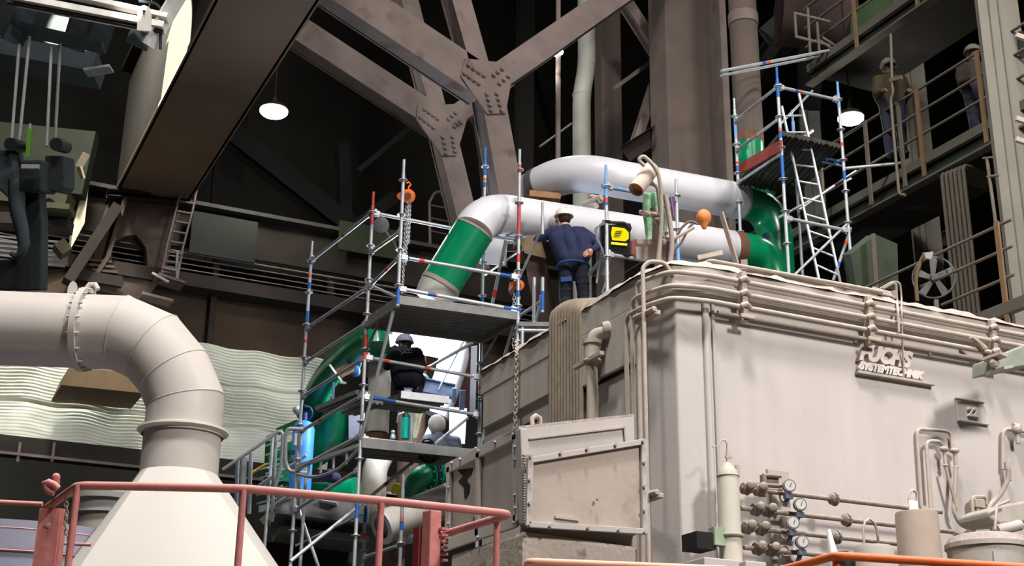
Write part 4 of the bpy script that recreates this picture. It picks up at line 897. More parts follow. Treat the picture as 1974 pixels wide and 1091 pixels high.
def chain(P, link, r, name, mt, lab, cat='chain', seg=5, grp=None):
    m = MB(); P = [V(p) for p in P]; L = sum((P[i+1]-P[i]).length for i in range(len(P)-1)); n = max(2, int(L/(link*.75))); 
    def at(s):
        for i in range(len(P)-1):
            d = (P[i+1]-P[i]).length
            if s <= d or i == len(P)-2: return P[i].lerp(P[i+1], s/d), (P[i+1]-P[i]).normalized()
            s -= d
    for k in range(n):
        c, d = at((k+.5)*L/n); a, u = _basis(d); s_ = (a+u).normalized() if k % 2 else (a-u).normalized()
        m.tube([c+d*(link/2-link*.28*abs(math.sin(t)) if False else math.cos(t)*link*.5)+s_*math.sin(t)*link*.32 for t in [2*PI*j/10 for j in range(10)]], r, seg, closed=True)
    return tag(obj(name, m, mt, None, smooth=60), lab, cat, grp)
chain([W(126, 958, 7.9), W(129, 985, 7.9), W(126, 1010, 7.9), W(131, 1040, 7.9)], .034, .005, 'chain', M_DPIPE, 'pale chain hanging beside the red post at lower left')
bp_ = thing('red_box_post', 'rust-marked red square post where the guardrail ends', 'post', W(830, 1091, 9.0))
p = W(833, 985, 8.9); m = MB(); m.box((p.x, p.y, (p.z+.42)/2), (.09, .09, p.z-.42), .3); obj('post_body', m, M_RED, bp_, bevel=.008)
p2 = W(822, 1018, 8.9); m = MB(); m.box((p2.x-.02, p2.y+.02, (p2.z+.42)/2), (.1, .06, p2.z-.42), .3); obj('side_plate', m, mat('dark_red_paint', (120, 44, 40), .7), bp_)
m = MB()
for i in range(6): q = W(853, 1020+12*i, 8.85); m.box(q, (.05, .05, .015), .3)
obj('step_lug', m, M_RED, bp_)
# orange rails
oz = 1.13
m = MB(); m.tube(round_path([Zp(1010, 1130, oz), Zp(1018, 1083, oz), Zp(1400, 1098, oz)], .06), .022, 12)
tag(obj('orange_handrail', m, mat('pale_orange_paint', (236, 170, 138), .5, dust=.6, dustc=(240, 214, 198)), None, smooth=60), 'pale orange handrail end at the bottom edge before the cabin plinth', 'railing')
ob = thing('orange_handrail', 'bright orange handrail rising to a corner at the bottom right', 'railing', Zp(1612, 1071, oz))
m = MB(); m.tube(round_path([Zp(1380, 1131, oz), Zp(1612, 1071, oz), Zp(2080, 1101, oz)], .03), .022, 12); obj('top_rail', m, M_ORANGE, ob, smooth=60)
p = Zp(1612, 1073, oz)
for p in (Zp(1612, 1073, oz), Zp(2040, 1100, oz)): m = MB(); m.tube([p, (p.x, p.y, FLOOR)], .02, 10); obj('post', m, M_ORANGE, ob, smooth=60)

# tank and rails behind the lower-left rail
tk = thing('pale_tank', 'pale lavender-grey sheet-metal tank behind the red rail at the bottom left corner', 'tank', W(60, 1091, 12))
m = MB(); c = W(40, 1050, 13); zt_ = W(40, 1003, 12).z
m.lathe((c.x, c.y, FLOOR), (0, 0, 1), [(1.15, 0), (1.15, zt_-FLOOR-.25), (1.17, zt_-FLOOR-.25), (1.17, zt_-FLOOR), (1.1, zt_-FLOOR)], 56); obj('shell', m, mat('lavender_sheet', (142, 140, 156), .6, 0, .05, 2), tk, smooth=30)
m = MB()
for y in (1022, 1067): z_ = W(10, y, 12).z; m.lathe((c.x, c.y, z_), (0, 0, 1), [(1.165, 0), (1.175, .01), (1.165, .02)], 56, cap=False)
obj('hoop', m, M_RED, tk, smooth=40)
m = MB(); c2 = W(205, 975, 15); m.lathe(c2-V((0, 0, .12)), (0, 0, 1), [(.40, 0), (.40, .14), (.46, .14), (.47, .2), (.40, .23), (.1, .24)], 40); m2 = MB(); m2.lathe((c2.x, c2.y, FLOOR), (0, 0, 1), [(.35, 0), (.35, c2.z-.12-FLOOR)], 32)
fl = obj('capped_pipe', m, mat('dusty_metal_disc', (150, 150, 144), .7, 0, .15, 4, dust=.8), None, smooth=40); tag(fl, 'round dusty flanged lid behind the duct hood', 'pipe'); obj('stub', m2, M_GPIPE, fl, smooth=40)
m = MB(); m.tube([W(-60, 965, 10), W(82, 972, 10)], .018, 8); tag(obj('thin_red_rail', m, M_RED, None, smooth=60), 'thin red rail crossing the dark at the left edge', 'railing'); m = MB(); m.tube([W(115, 1091, 10), W(120, 1048, 10), W(175, 1050, 10)], .014, 8)
tag(obj('thin_red_rail', m, M_RED, None, smooth=60), 'thin red tube corner low between the chain and the duct hood', 'railing')
# ================================================================ scaffolds
class Scaf:
    def __init__(s, name, label, loc): s.t = thing(name, label, 'scaffold', loc); s.P = {}
    def post(s, k, x, y, d, ybot=None, marks=(), r=.0245, ros=True, spigot=True, y0=None, xb=None):
        """upright standing under pixel (x,y) at depth d; marks: (pixel row, colour slot, metres)"""
        p = W(x, y, d); s.P[k] = p
        zb = FLOOR if ybot is None else onvert(p, x, ybot).z
        m = MB(); segs = sorted([(onvert(p, x, my).z, c, L) for my, c, L in marks], reverse=True)
        z = p.z; 
        if spigot: m.mat(segs[0][1] if segs and abs(segs[0][0]-z) < .02 else 0); m.tube([(p.x, p.y, z), (p.x, p.y, z-.22)], .019, 10); z -= .2
        for zz, c, L in segs:
            if zz-L >= z: continue
            zz = min(zz, z)
            if z-zz > .01: m.mat(0).tube([(p.x, p.y, z), (p.x, p.y, zz)], r, 12)
            m.mat(c).tube([(p.x, p.y, zz), (p.x, p.y, max(zb, zz-L))], r*1.02, 12); z = zz-L
        if z > zb: m.mat(0).tube([(p.x, p.y, z), (p.x, p.y, zb)], r, 12)
        o = obj('standard', m, SCF, s.t, smooth=60)
        if ros:
            z = (y0 and onvert(p, x, y0).z) or p.z-.25
            while z > max(zb, p.z-5): m = MB(); m.lathe((p.x, p.y, z), (0, 0, 1), [(r, -.02), (.032, -.02), (.032, 0), (.062, 0), (.062, .01), (.032, .012), (r, .03)], 12); obj('rosette', m, M_GALV, o, smooth=40); z -= .5
        return p
    def pt(s, k, y): p = s.P[k]; return onvert(p, 0, y)
    def ledger(s, a, ya, b, yb, marks=(), r=.0245, name='ledger', mt=0, wedge=True):
        p = s.pt(a, ya) if isinstance(a, str) else V(a); q = s.pt(b, yb) if isinstance(b, str) else V(b)
        m = MB(); m.mat(mt).tube([p, q], r, 12)
        for t, c, L in marks:
            u = (q-p).normalized(); w_ = p.lerp(q, t); m.mat(c).tube([w_-u*L/2, w_+u*L/2], r*1.04, 12)
        o = obj(name, m, SCF, s.t, smooth=60)
        if wedge:
            u = (q-p).normalized()
            for e, sg in ((p, 1), (q, -1)): m = MB(); c = e+u*sg*.06; m.beam(c-u*.045, c+u*.045, .05, .075); m.beam(c-u*sg*.01+V((0, 0, .07)), c-u*sg*.01+V((0, 0, -.06)), .01, .035); obj('wedge_head', m, M_GALV, o, bevel=.006)
        return o
    def free(s, p, q, marks=(), r=.0245, name='brace', mt=0):
        return s.ledger(W(*p), 0, W(*q), 0, marks, r, name, mt, wedge=False)
    def deck(s, a, b, c, d, n=6, name='deck_board', mt=None, th=.06):
        """boards run a->b; width goes towards d/c"""
        a, b, c, d = [V(v) for v in (a, b, c, d)]
        for i in range(n):
            t0, t1 = (i+.03)/n, (i+.97)/n; p0, p1, q0, q1 = a.lerp(d, t0), a.lerp(d, t1), b.lerp(c, t0), b.lerp(c, t1); z = V((0, 0, th)); m = MB()
            m.hexa([p0, p1, q1, q0], [p0+z, p1+z, q1+z, q0+z])
            # pressed ribs under the board
            for k in range(3):
                u0, u1 = p0.lerp(p1, .12+.28*k), p0.lerp(p1, .28+.28*k); v0, v1 = q0.lerp(q1, .12+.28*k), q0.lerp(q1, .28+.28*k); zz = V((0, 0, -.02)); m.hexa([u0+zz, u1+zz, v1+zz, v0+zz], [u0, u1, v1, v0])
            obj(name, m, mt or M_GALVD, s.t)
S = Scaf('scaffold_tower', 'tall galvanised scaffold tower with decks and guardrails left of the beige box', W(700, 1000, 19.3))
S.post('A', 602, 465, 20.6, marks=((500, 1, .08), (530, 3, .05), (545, 1, .1), (600, 1, .18), (655, 2, .05)), y0=503)
S.post('B', 720, 370, 19.4, marks=((370, 4, .3), (645, 2, .35), (970, 1, .2)), y0=410)
S.post('C', 779, 308, 18.6, ybot=590, marks=((545, 1, .3),), y0=348)
S.post('D', 1002, 288, 19.3, ybot=660, marks=((318, 4, .12), (395, 4, .5), (490, 2, .12), (560, 1, .1)), y0=328)
S.post('E', 936, 285, 20.3, marks=((285, 1, .25), (344, 3, .05), (352, 1, .08), (480, 1, .1), (570, 1, .15), (745, 2, .05), (760, 1, .12)), y0=322)
lg = S.ledger
lg('A', 503, 'B', 410, ((.55, 2, .06),)); lg('A', 633, 'B', 553); lg('B', 553, 'C', 495, ((.6, 2, .06),)); lg('B', 487, 'C', 446, ((.4, 2, .05),))
lg('A', 700, 'B', 622); lg('A', 765, 'B', 690); lg('A', 833, 'B', 761, ((.35, 2, .06),)); lg('A', 905, 'B', 840, r=.03); lg('A', 985, 'B', 905)
lg('B', 410, 'E', 452, ((.75, 3, .05), (.79, 1, .1))); lg('E', 452, 'D', 464)
lg('C', 495, 'D', 535, ((.18, 2, .07), (.04, 1, .12), (.93, 1, .3))); lg('C', 556, 'D', 598, ((.3, 3, .05), (.27, 1, .1), (.95, 1, .25)), r=.028)
lg('B', 548, 'C', 556, wedge=False) if False else None
lg('B', 688, 'E', 728, ((.18, 3, .08), (.53, 3, .08))); lg('B', 764, 'E', 800, ((.15, 1, .4),)); lg('B', 845, 'E', 872, r=.03)
F_ = S.P['A']; AB = S.P['A']-S.P['B']
S.P['F'] = V((S.P['E'].x+AB.x, S.P['E'].y+AB.y, 6.2)); 
m = MB(); m.tube([(S.P['F'].x, S.P['F'].y, 5.5), (S.P['F'].x, S.P['F'].y, FLOOR)], .0245, 12); obj('standard', m, M_GALV, S.t, smooth=60)
# top deck (cantilevered on brackets), underside visible from below
zd = S.pt('C', 578).z
def atz(k, z): p = S.P[k]; return V((p.x, p.y, z))
S.deck(atz('C', zd), atz('D', zd), atz('E', zd)+V((.05, .05, 0)), atz('B', zd), 3)
for a, b in (('C', 'B'), ('D', 'E')):
    m = MB(); m.beam(atz(a, zd-.06), atz(b, zd-.06), .05, .09); obj('bracket', m, M_GALVD, S.t)
    m = MB(); m.tube([atz(a, zd-.1).lerp(atz(b, zd-.1), .12), atz(b, zd-.1-1.55)], .024, 10); obj('bracket_strut', m, M_GALV, S.t, smooth=60)
    m = MB(); m.tube([atz(a, zd-.1).lerp(atz(b, zd-.1), .55), atz(b, zd-.45)], .018, 8); obj('bracket_stay', m, M_GALVD, S.t, smooth=60)
m = MB(); m.beam(atz('C', zd+.0), atz('D', zd+.0), .04, .12); obj('deck_edge', m, M_GALVD, S.t)
m = MB(); m.beam(atz('B', zd-.03), atz('E', zd-.03), .05, .14); obj('deck_edge', m, M_GALVD, S.t)
# middle and lower deck
def shift(p, v): return V(p)+V(v)
L_ = AB.copy(); L_.z = 0; L_.normalize(); R_ = S.P['E']-S.P['B']; R_.z = 0; R_.normalize()
zm = S.pt('B', 757).z; b_ = atz('B', zm); S.deck(b_+R_*.52+L_*.05, b_+R_*1.2+L_*.05, b_+R_*1.2+L_*.75, b_+R_*.52+L_*.75, 2)
q = b_+L_*1.2-R_*.05; S.deck(q-L_*1.1, q, q+R_*.3, q-L_*1.1+R_*.3, 1); S.deck(q-L_*.75+R_*.35, q+R_*.35, q+R_*.65, q-L_*.75+R_*.65, 1)
m = MB(); m.beam(b_+R_*.52+V((0, 0, .03)), b_+R_*1.2+V((0, 0, .03)), .05, .1); obj('deck_edge', m, M_GALV, S.t)
m = MB(); m.beam(b_+L_*.8-R_*.0+V((0, 0, .0)), b_+L_*.8+V((0, 0, .32)), .03, .03); obj('deck_stub', m, SCF[5], S.t)
zl = S.pt('B', 850).z; b_ = atz('B', zl); S.deck(b_+L_*.05, atz('E', zl)+L_*.05, atz('E', zl)+L_*.95, b_+L_*.95, 3)
m = MB(); m.beam(b_-L_*.03+V((0, 0, -.03)), atz('E', zl-.03)-L_*.03, .04, .13); obj('deck_edge', m, M_GALVD, S.t)
zk = S.pt('A', 900).z; m = MB(); m.beam(atz('A', zk), atz('B', zk), .05, .05); 
for i in range(4): u = atz('A', zk).lerp(atz('B', zk), .2+.2*i); m.beam(u, u-V((0, 0, .2)), .06, .02)
m.tube(round_path([atz('A', zk-.1), atz('A', zk-.24).lerp(atz('B', zk-.24), .3), atz('A', zk-.24).lerp(atz('B', zk-.24), .7), atz('B', zk-.02)], .3), .022, 8); obj('lattice_beam', m, M_GALV, S.t)
# braces
S.free((902, 805, 19.9), (560, 1082, 17.8), ((.49, 2, .08),)); S.free((774, 737, 20.6), (912, 660, 20.2), ((.35, 2, .1),)); S.free((897, 650, 21.3), (845, 752, 20.9), r=.015)
S.free((705, 545, 19.4), (770, 575, 18.6), r=.02); S.free((570, 965, 20), (620, 1110, 19.2)); S.free((700, 990, 19.6), (570, 1052, 19.8), r=.016)
S.free((935, 530, 20.3), (1000, 485, 19.3), r=.018); S.free((980, 440, 19.5), (945, 605, 20), ((.75, 2, .12),), r=.026)
S.free((997, 545, 19.2), (1045, 440, 18.9), r=.018); S.free((1030, 640, 19.2), (1043, 570, 18.9), r=.018); S.free((1000, 610, 19.2), (1047, 578, 18.9), r=.022)
# extra uprights below
S.post('G', 705, 975, 19.0, marks=((980, 1, .2), (1028, 3, .08)), y0=1062, spigot=False); S.post('H', 778, 915, 18.0, marks=((997, 3, .05), (1003, 1, .12)), y0=1048)
lg('G', 1075, 'H', 1050, r=.022)
S.post('J', 591, 900, 19.6, spigot=False, ros=False); S.post('K', 526, 840, 20.2, spigot=False, ros=False)
# hose and cable hanks on the tower
def coil(c, r, n, name, lab, mt, cat='hose', tilt=(0, -1, .2)):
    m = MB(); rnd = random.Random(int(abs(c[0]*100)))
    for i in range(n): m.ring(V(c)+V((rnd.uniform(-.03, .03), rnd.uniform(-.03, .03), rnd.uniform(-.03, .03))), V(tilt)+V((rnd.uniform(-.3, .3), 0, rnd.uniform(-.3, .3))), r*rnd.uniform(.8, 1.1), .012, 16, 6)
    return tag(obj(name, m, mt, None, smooth=60), lab, cat)
coil(W(825, 872, 18.9), .13, 5, 'hose_coil', 'black coiled hose hanging below the lower scaffold deck', M_BLACK)
coil(W(826, 862, 18.9), .1, 3, 'hose_coil', 'black hose knot tied where long brace crosses lower deck', M_BLACK)

# middle scaffold by the worker
S2 = Scaf('work_scaffold', 'galvanised work scaffold with deck on which the man in navy stands', W(1105, 645, 18.8))
S2.post('a', 1046, 390, 19.0, ybot=452, ros=False); S2.post('b', 1168, 318, 18.4, marks=((318, 5, .28), (378, 2, .06), (386, 1, .05)), y0=360)
S2.post('c', 1303, 345, 19.2, marks=((470, 5, .3),), y0=378); S2.post('d', 1030, 535, 18.9, ros=False, spigot=False); S2.post('e', 1046, 535, 18.7, ybot=602, marks=((562, 1, .27),), ros=False, spigot=False)
lg2 = S2.ledger
lg2('b', 360, 'c', 385, ((.1, 5, .4),)); lg2('b', 490, 'c', 512); S2.free((1180, 492, 18.4), (1240, 502, 18.6), name='ledger')
S2.free((1172, 485, 18.5), (1135, 530, 18.9)); S2.free((1163, 470, 18.5), (1150, 545, 18.4), r=.016); S2.free((1185, 495, 18.4), (1160, 565, 18.3), r=.012); S2.free((1025, 640, 18.9), (1080, 652, 18.6), name='ledger')
S2.free((1303, 420, 19.2), (1360, 405, 19.2), r=.02) if False else None
MAND = 18.75
feet = W(1106, 641, MAND)
dk = feet+V((0, 0, -.06)); ex = V((R2.x, R2.y, 0)).normalized(); ey = V((-ex.y, ex.x, 0))
S2.deck(dk-ex*.75-ey*.45, dk+ex*1.2-ey*.45, dk+ex*1.2+ey*.75, dk-ex*.75+ey*.75, 4)
for sx, sy in ((-.7, .65), (1.1, .65), (-.7, -.4), (1.15, -.4)):
    p = dk+ex*sx+ey*sy; m = MB(); m.tube([p, (p.x, p.y, FLOOR if sy > 0 else 4.93 if p.x > BX else FLOOR)], .0245, 10); obj('standard', m, M_GALV, S2.t, smooth=60)
for sy in (-.4, .65): m = MB(); m.tube([dk+ex*-.75+ey*sy-V((0, 0, .05)), dk+ex*1.2+ey*sy-V((0, 0, .05))], .0245, 10); obj('ledger', m, M_GALV, S2.t, smooth=60)

# right scaffold with ladder
S3 = Scaf('ladder_scaffold', 'slim galvanised and blue scaffold with a ladder and red toe board at right', W(1510, 500, 20.4))
S3.post('p', 1415, 190, 22.3, marks=((225, 5, .4), (312, 2, .05), (320, 1, .1)), y0=225); S3.post('q', 1497, 130, 20.5, marks=((130, 1, .3), (247, 3, .05), (253, 1, .12), (300, 1, .45)), y0=167)
S3.post('r', 1614, 158, 20.9, marks=((158, 5, .25), (275, 2, .06), (330, 1, .15)), y0=193); S3.post('s', 1527, 212, 22.0, marks=((212, 5, .3), (262, 1, .2)), ros=False)
lg3 = S3.ledger
lg3('q', 167, 'r', 193, ((.3, 1, .06), (.36, 3, .06))); lg3('p', 233, 'q', 167); lg3('p', 290, 'q', 228, ((.5, 2, .05),)); lg3('p', 352, 'q', 296)
lg3('q', 420, 'r', 445); lg3('r', 430, 'q', 540, r=.02, name='brace', wedge=False)
m = MB(); a, b = S3.pt('p', 334), S3.pt('q', 286); d_ = (b-a).normalized(); m.beam(a+d_*.1-V((.06, .1, 0)), b-d_*.05-V((.06, .1, 0)), .03, .17); obj('toe_board', m, mat('red_brown_board', (140, 56, 44), .7), S3.t, label='red-brown toe board')
z3 = S3.pt('p', 352).z-.02
def at3(k): p = S3.P[k]; return V((p.x, p.y, z3))
dd = at3('r')-at3('q'); S3.deck(at3('p')+V((.0, 0, 0)), at3('q'), at3('r'), at3('p')+dd, 4, mt=mat('dim_deck', (58, 60, 53), .85, 0, .15, 4))
# blue double transom
m = MB(); a, b = S3.pt('s', 292), S3.pt('r', 312)
for k in (0, -.07): m.tube([a+V((0, 0, k)), b+V((0, 0, k))], .02, 10)
for i in range(5): c = a.lerp(b, .15+.18*i); m.box(c+V((0, 0, -.035)), (.03, .02, .06))
obj('transom', m, SCF[5], S3.t, smooth=50)
S3.free((1500, 298, 20.4), (1566, 252, 22), ((.75, 3, .08),), r=.026, name='guard_tube'); S3.free((1500, 420, 20.5), (1640, 345, 23), r=.022, name='guard_tube'); S3.free((1540, 405, 20.6), (1650, 330, 23.4), r=.022, name='guard_tube')
S3.free((1628, 325, 20.9), (1742, 314, 21.0), r=.024, name='tie_tube'); S3.free((1390, 137, 22), (1600, 97, 23), ((.42, 3, .07), (.38, 1, .08)), r=.026, name='tie_tube'); S3.free((1390, 146, 22.2), (1578, 109, 23.2), r=.024, name='tie_tube'); S3.free((1503, 240, 20.5), (1566, 175, 23), r=.018, name='guard_tube')
S3.free((1606, 542, 20.6), (1640, 440, 21.6), ((.7, 3, .1), (.3, 1, .1)), name='brace')
# ladder
lad2 = thing('ladder', 'white-grey aluminium ladder leaning on the right scaffold', 'ladder', W(1600, 545, 20))
u0, u1 = W(1507, 205, 20.9), W(1580, 545, 20.0); w0, w1 = W(1540, 180, 20.8), W(1620, 545, 19.9)
ML = mat('aluminium', (200, 202, 206), .45, .3, .08, 8)
for a, b in ((u0, u1), (w0, w1)): e_ = a.lerp(b, 1.25); m = MB(); m.beam(a, e_, .055, .03, ex); obj('stile', m, ML, lad2, bevel=.005)
for i in range(12):
    t = .06+.085*i*1.1; a, b = u0.lerp(u1, t), w0.lerp(w1, t+.06); m = MB(); m.tube([a, b], .016, 8); obj('rung', m, ML, lad2, smooth=60)

# handrail panels at the scaffold foot
hr = thing('stair_handrail', 'pale tubular handrail with rounded end loops at the lower left foot of the scaffold', 'railing', W(560, 1000, 19.5))
def hrt(pts, r, nm, d=19.5, rad=.1): m = MB(); m.tube(round_path([W(x, y, d) for x, y in pts], rad), r, 10); return obj(nm, m, M_GALV, hr, smooth=60)
hrt([(430, 905), (540, 830), (546, 838), (541, 905), (530, 940)], .024, 'top_rail'); hrt([(590, 828), (555, 826), (550, 840), (550, 890), (556, 908), (592, 912)], .028, 'end_loop')
hrt([(577, 835), (575, 1000)], .026, 'post'); hrt([(532, 840), (524, 1005)], .026, 'post', 19.8); hrt([(470, 880), (466, 1000)], .05, 'post', 20.2); hrt([(484, 872), (480, 990)], .03, 'post', 20.2); hrt([(458, 885), (455, 985)], .03, 'post', 20.3)
hrt([(480, 950), (590, 878)], .02, 'mid_rail', 19.9); hrt([(500, 935), (545, 905)], .02, 'mid_rail', 19.9); hrt([(510, 985), (580, 940)], .02, 'mid_rail', 19.9)
for i in range(7): hrt([(512, 842+18*i), (545, 828+18*i)], .012, 'bar', 20.4)

# ================================================================ chain hoists
M_OH = mat('orange_hoist', (226, 110, 52), .45, 0, .1, 12)
def hoist(x, y, d, lab, strands, s=1):
    c = W(x, y, d); t = thing('chain_hoist', lab, 'hoist', c)
    m = MB(); m.lathe(c-_F*.07*s, _F, [(.04*s, 0), (.085*s, .01), (.095*s, .04*s), (.095*s, .1*s), (.085*s, .13*s), (.03*s, .14*s)], 20); obj('housing', m, M_OH, t, smooth=40)
    m = MB(); m.lathe(c-_F*.075*s, _F, [(.045*s, 0), (.045*s, .01)], 16); obj('hub_plate', m, mat('brown_hub', (110, 70, 50), .7), t)
    m = MB(); m.lathe(c+R2*-.1*s-_F*.04*s, _F, [(.05*s, 0), (.05*s, .06*s)], 14); obj('chain_guide', m, M_OH, t, smooth=40)
    m = MB(); m.tube([c+V((0, 0, .08*s)), c+V((0, 0, .14*s)), c+V((.03, 0, .17*s)), c+V((.0, 0, .21*s)), c+V((-.03, 0, .18*s))], .012, 8); obj('hook', m, M_OH, t, smooth=60)
    for (xa, ya, xb, yb, dd, lk) in strands:
        o = chain([W(xa, ya, d+dd), V((W(xa, ya, d+dd).x, W(xa, ya, d+dd).y, onvert(W(xa, ya, d+dd), xb, yb).z))], lk, .006, 'hanging_chain', M_GALV, 'x'); del o['label']; del o['category']
        loc = V(o.location); o.parent = t; o.location = loc-V(t.location)
hoist(787, 378, 18.7, 'orange chain hoist hanging from the scaffold post top with chain', [(783, 396, 780, 548, 0, .045), (791, 392, 788, 470, .03, .04), (787, 392, 784, 510, -.03, .04)])
hoist(1000, 550, 18.7, 'orange chain hoist on the red-marked scaffold post beside the worker', [(991, 565, 990, 672, .0, .06), (1000, 565, 998, 668, -.02, .06), (996, 565, 994, 670, .03, .06)], .8)
chain([W(994, 668, 18.7), Xp(996, 676, BX-.0)+V((0, 0, .12)), Xp(996, 684, BX-.12), Xp(993, 826, BX-.12)], .06, .009, 'draped_chain', M_DPIPE, 'grey chain draped over the edge and down the left face of the beige box')
m = MB(); m.prism([W(x, y, 18.75) for x, y in ((982, 545), (990, 542), (992, 565), (984, 570), (980, 560))], _F*.05); tag(obj('pink_rag', m, mat('pink_cloth', (196, 140, 146), .9)), 'pinkish rag hanging left of the hoist by the worker', 'rag')
# ================================================================ people
def remeshed(name, mb, mt, parent, vox, label=None, it=4):
    o = obj(name, mb, mt, parent, label=label)
    r = o.modifiers.new('remesh', 'REMESH'); r.mode = 'VOXEL'; r.voxel_size = vox; r.use_smooth_shade = True
    s_ = o.modifiers.new('smooth', 'SMOOTH'); s_.factor = .5; s_.iterations = it
    return o
def limb(m, pts, rs, seg=14):
    P = []; R = []
    for i in range(len(pts)-1):
        for k in range(4): t = k/4; P.append(V(pts[i]).lerp(V(pts[i+1]), t)); R.append(rs[i]*(1-t)+rs[i+1]*t)
    P.append(V(pts[-1])); R.append(rs[-1]); m.tube(P, R, seg)
    for p, r in zip(pts, rs): m.ball(p, r*1.0, seg)
def hand(m, wrist, elbow, palm_n, grip=.6, s=1.0, side=1):
    """palm and five separate fingers: each a chain of three bones"""
    d = (V(wrist)-V(elbow)).normalized(); n = (V(palm_n)-d*V(palm_n).dot(d)).normalized(); a = d.cross(n).normalized()*side
    c = V(wrist)+d*.05*s
    m.tube([V(wrist)-d*.01, V(wrist)+d*.03*s, V(wrist)+d*.085*s], [.026*s, .033*s, .036*s], 10)
    for k in (-.022, 0, .022): m.tube([V(wrist)+d*.02*s+a*k*s*.8, V(wrist)+d*.09*s+a*k*s*1.3], .016*s, 8)
    for i, (off, L) in enumerate(((-.033, .068), (-.011, .078), (.011, .073), (.032, .058))):
        p = V(wrist)+d*.09*s+a*off*s; dd = d.copy(); P = [p]; 
        for b_, ln in ((grip*.8, .45), (grip*1.0, .32), (grip*.7, .23)):
            dd = (dd*math.cos(b_)+n*math.sin(b_)).normalized(); n2 = n; p = p+dd*L*ln*s*1.15; P.append(p)
        m.tube(P, [.0095*s, .009*s, .0085*s, .0075*s], 8); m.ball(P[-1], .008*s, 8)
    p = V(wrist)+d*.03*s-a*.03*s; P = [p, p-a*.022*s+d*.03*s+n*.012*s, p-a*.02*s+d*.055*s+n*.03*s, p-a*.01*s+d*.07*s+n*.045*s]; m.tube(P, [.014*s, .0115*s, .01*s, .008*s], 8); m.ball(P[-1], .008*s, 8)
M_SKIN = mat('skin', (196, 142, 120), .6, 0, .05, 20, bump=.02); M_NAVY = mat('navy_work_jacket', (38, 44, 74), .85, 0, .12, 6, bump=.3)
M_TROU = mat('dark_work_trousers', (38, 40, 52), .85, 0, .15, 7, bump=.3); M_HEL = mat('white_helmet', (222, 212, 200), .45, 0, .04, 10); M_HAIR = mat('dark_hair', (48, 36, 30), .9)
def person(label, o, ex_, J, M_J, M_T, helmet=True, vox=.011, S=1.0, glove=None, shirt=None, patch=False, hoodm=None, group=None, hair=True, skin=None):
    """J: joints in metres, x to the figure's image right, y forward (away), z up, from the feet"""
    ez = V((0, 0, 1)); ey_ = ez.cross(ex_).normalized()
    def T(p): return V(o)+(ex_*p[0]+ey_*p[1]+ez*p[2])*S
    t = thing('person', label, 'person', o)
    if group: t['group'] = group
    K = {k: T(v) for k, v in J.items() if not k.startswith('grip')}
    fwd = (K['face']-K['head']).normalized(); side = fwd.cross(ez).normalized()
    # body (skin): one continuous surface
    m = MB(); h = K['head']
    m.ball(h, .098, 18, (.86, .98, 1.18)); m.ball(h-ez*.05+fwd*.03, .075, 14, (.85, .95, 1.1)); m.ball(h-ez*.1+fwd*.06, .03, 10)
    m.tube([h+fwd*.085+ez*.012, h+fwd*.118-ez*.018, h+fwd*.1-ez*.03], [.009, .016, .012], 8)
    for k in (-1, 1): m.ball(h+side*.086*k-ez*.01, .03, 10, (.5, .9, 1.1)); m.ball(h+fwd*.082+side*.033*k+ez*.012, .014, 8)
    m.tube([h+fwd*.098-ez*.052-side*.02, h+fwd*.104-ez*.05, h+fwd*.098-ez*.052+side*.02], .008, 8)
    limb(m, [K['neck'], h-ez*.05], [.062, .056]); limb(m, [K['pelvis'], K['belly'], K['chest'], K['neck']], [.10, .09, .095, .055])
    for s_ in 'lr':
        limb(m, [K['neck'].lerp(K['sh'+s_], .5), K['sh'+s_], K['el'+s_], K['wr'+s_]], [.05, .05, .038, .028]); limb(m, [K['pelvis'].lerp(K['hip'+s_], .5), K['hip'+s_], K['kn'+s_], K['an'+s_]], [.08, .075, .05, .04])
        limb(m, [K['an'+s_], K['toe'+s_]], [.042, .035])
        hand(m, K['wr'+s_], K['el'+s_], K['pn'+s_]-K['wr'+s_], J.get('grip'+s_, (.5,))[0] if 'grip'+s_ in J else .5, 1.0, 1 if s_ == 'l' else -1)
    remeshed('body', m, skin or M_SKIN, t, vox*.6, it=2)
    # jacket
    m = MB(); c = K['chest']; 
    w1_ = (K['shr']-K['shl'])
    for k in (-.5, 0, .5): limb(m, [K['belly']+w1_*k*.55-ez*(.08 if J['pelvis'][2] > .8 else .16), K['belly']+w1_*k*.74, c+w1_*k*.86, K['neck']+w1_*k*.55-ez*.05], [.125, .125, .13, .075])
    m.tube([K['neck']-ez*.03, K['neck']+ez*.05], [.08, .07], 14)
    for s_ in 'lr': limb(m, [K['neck'].lerp(K['sh'+s_], .6)-ez*.02, K['sh'+s_], K['el'+s_], K['el'+s_].lerp(K['wr'+s_], .93)], [.09, .088, .066, .048])
    # cloth folds
    rnd = random.Random(5)
    for s_ in 'lr':
        for k in range(4):
            q = K['sh'+s_].lerp(K['el'+s_], .3+.2*k); dv = (K['el'+s_]-K['sh'+s_]).normalized(); m.ring(q, dv+V((rnd.uniform(-.4, .4), rnd.uniform(-.4, .4), rnd.uniform(-.4, .4))), .072-.004*k, .011, 18, 6)
            q = K['el'+s_].lerp(K['wr'+s_], .15+.22*k); dv = (K['wr'+s_]-K['el'+s_]).normalized(); m.ring(q, dv+V((rnd.uniform(-.4, .4), rnd.uniform(-.4, .4), 0)), .056-.004*k, .01, 18, 6)
    remeshed('jacket', m, M_J, t, vox*1.1, it=3)
    m = MB(); 
    for k in (-.35, 0, .35): m.ball(K['pelvis']+w1_*k*.6+ez*.02, .14, 14, (1, .95, 1.05)); limb(m, [K['pelvis']+w1_*k*.6, K['belly']+w1_*k*.6-ez*.1], [.13, .125])
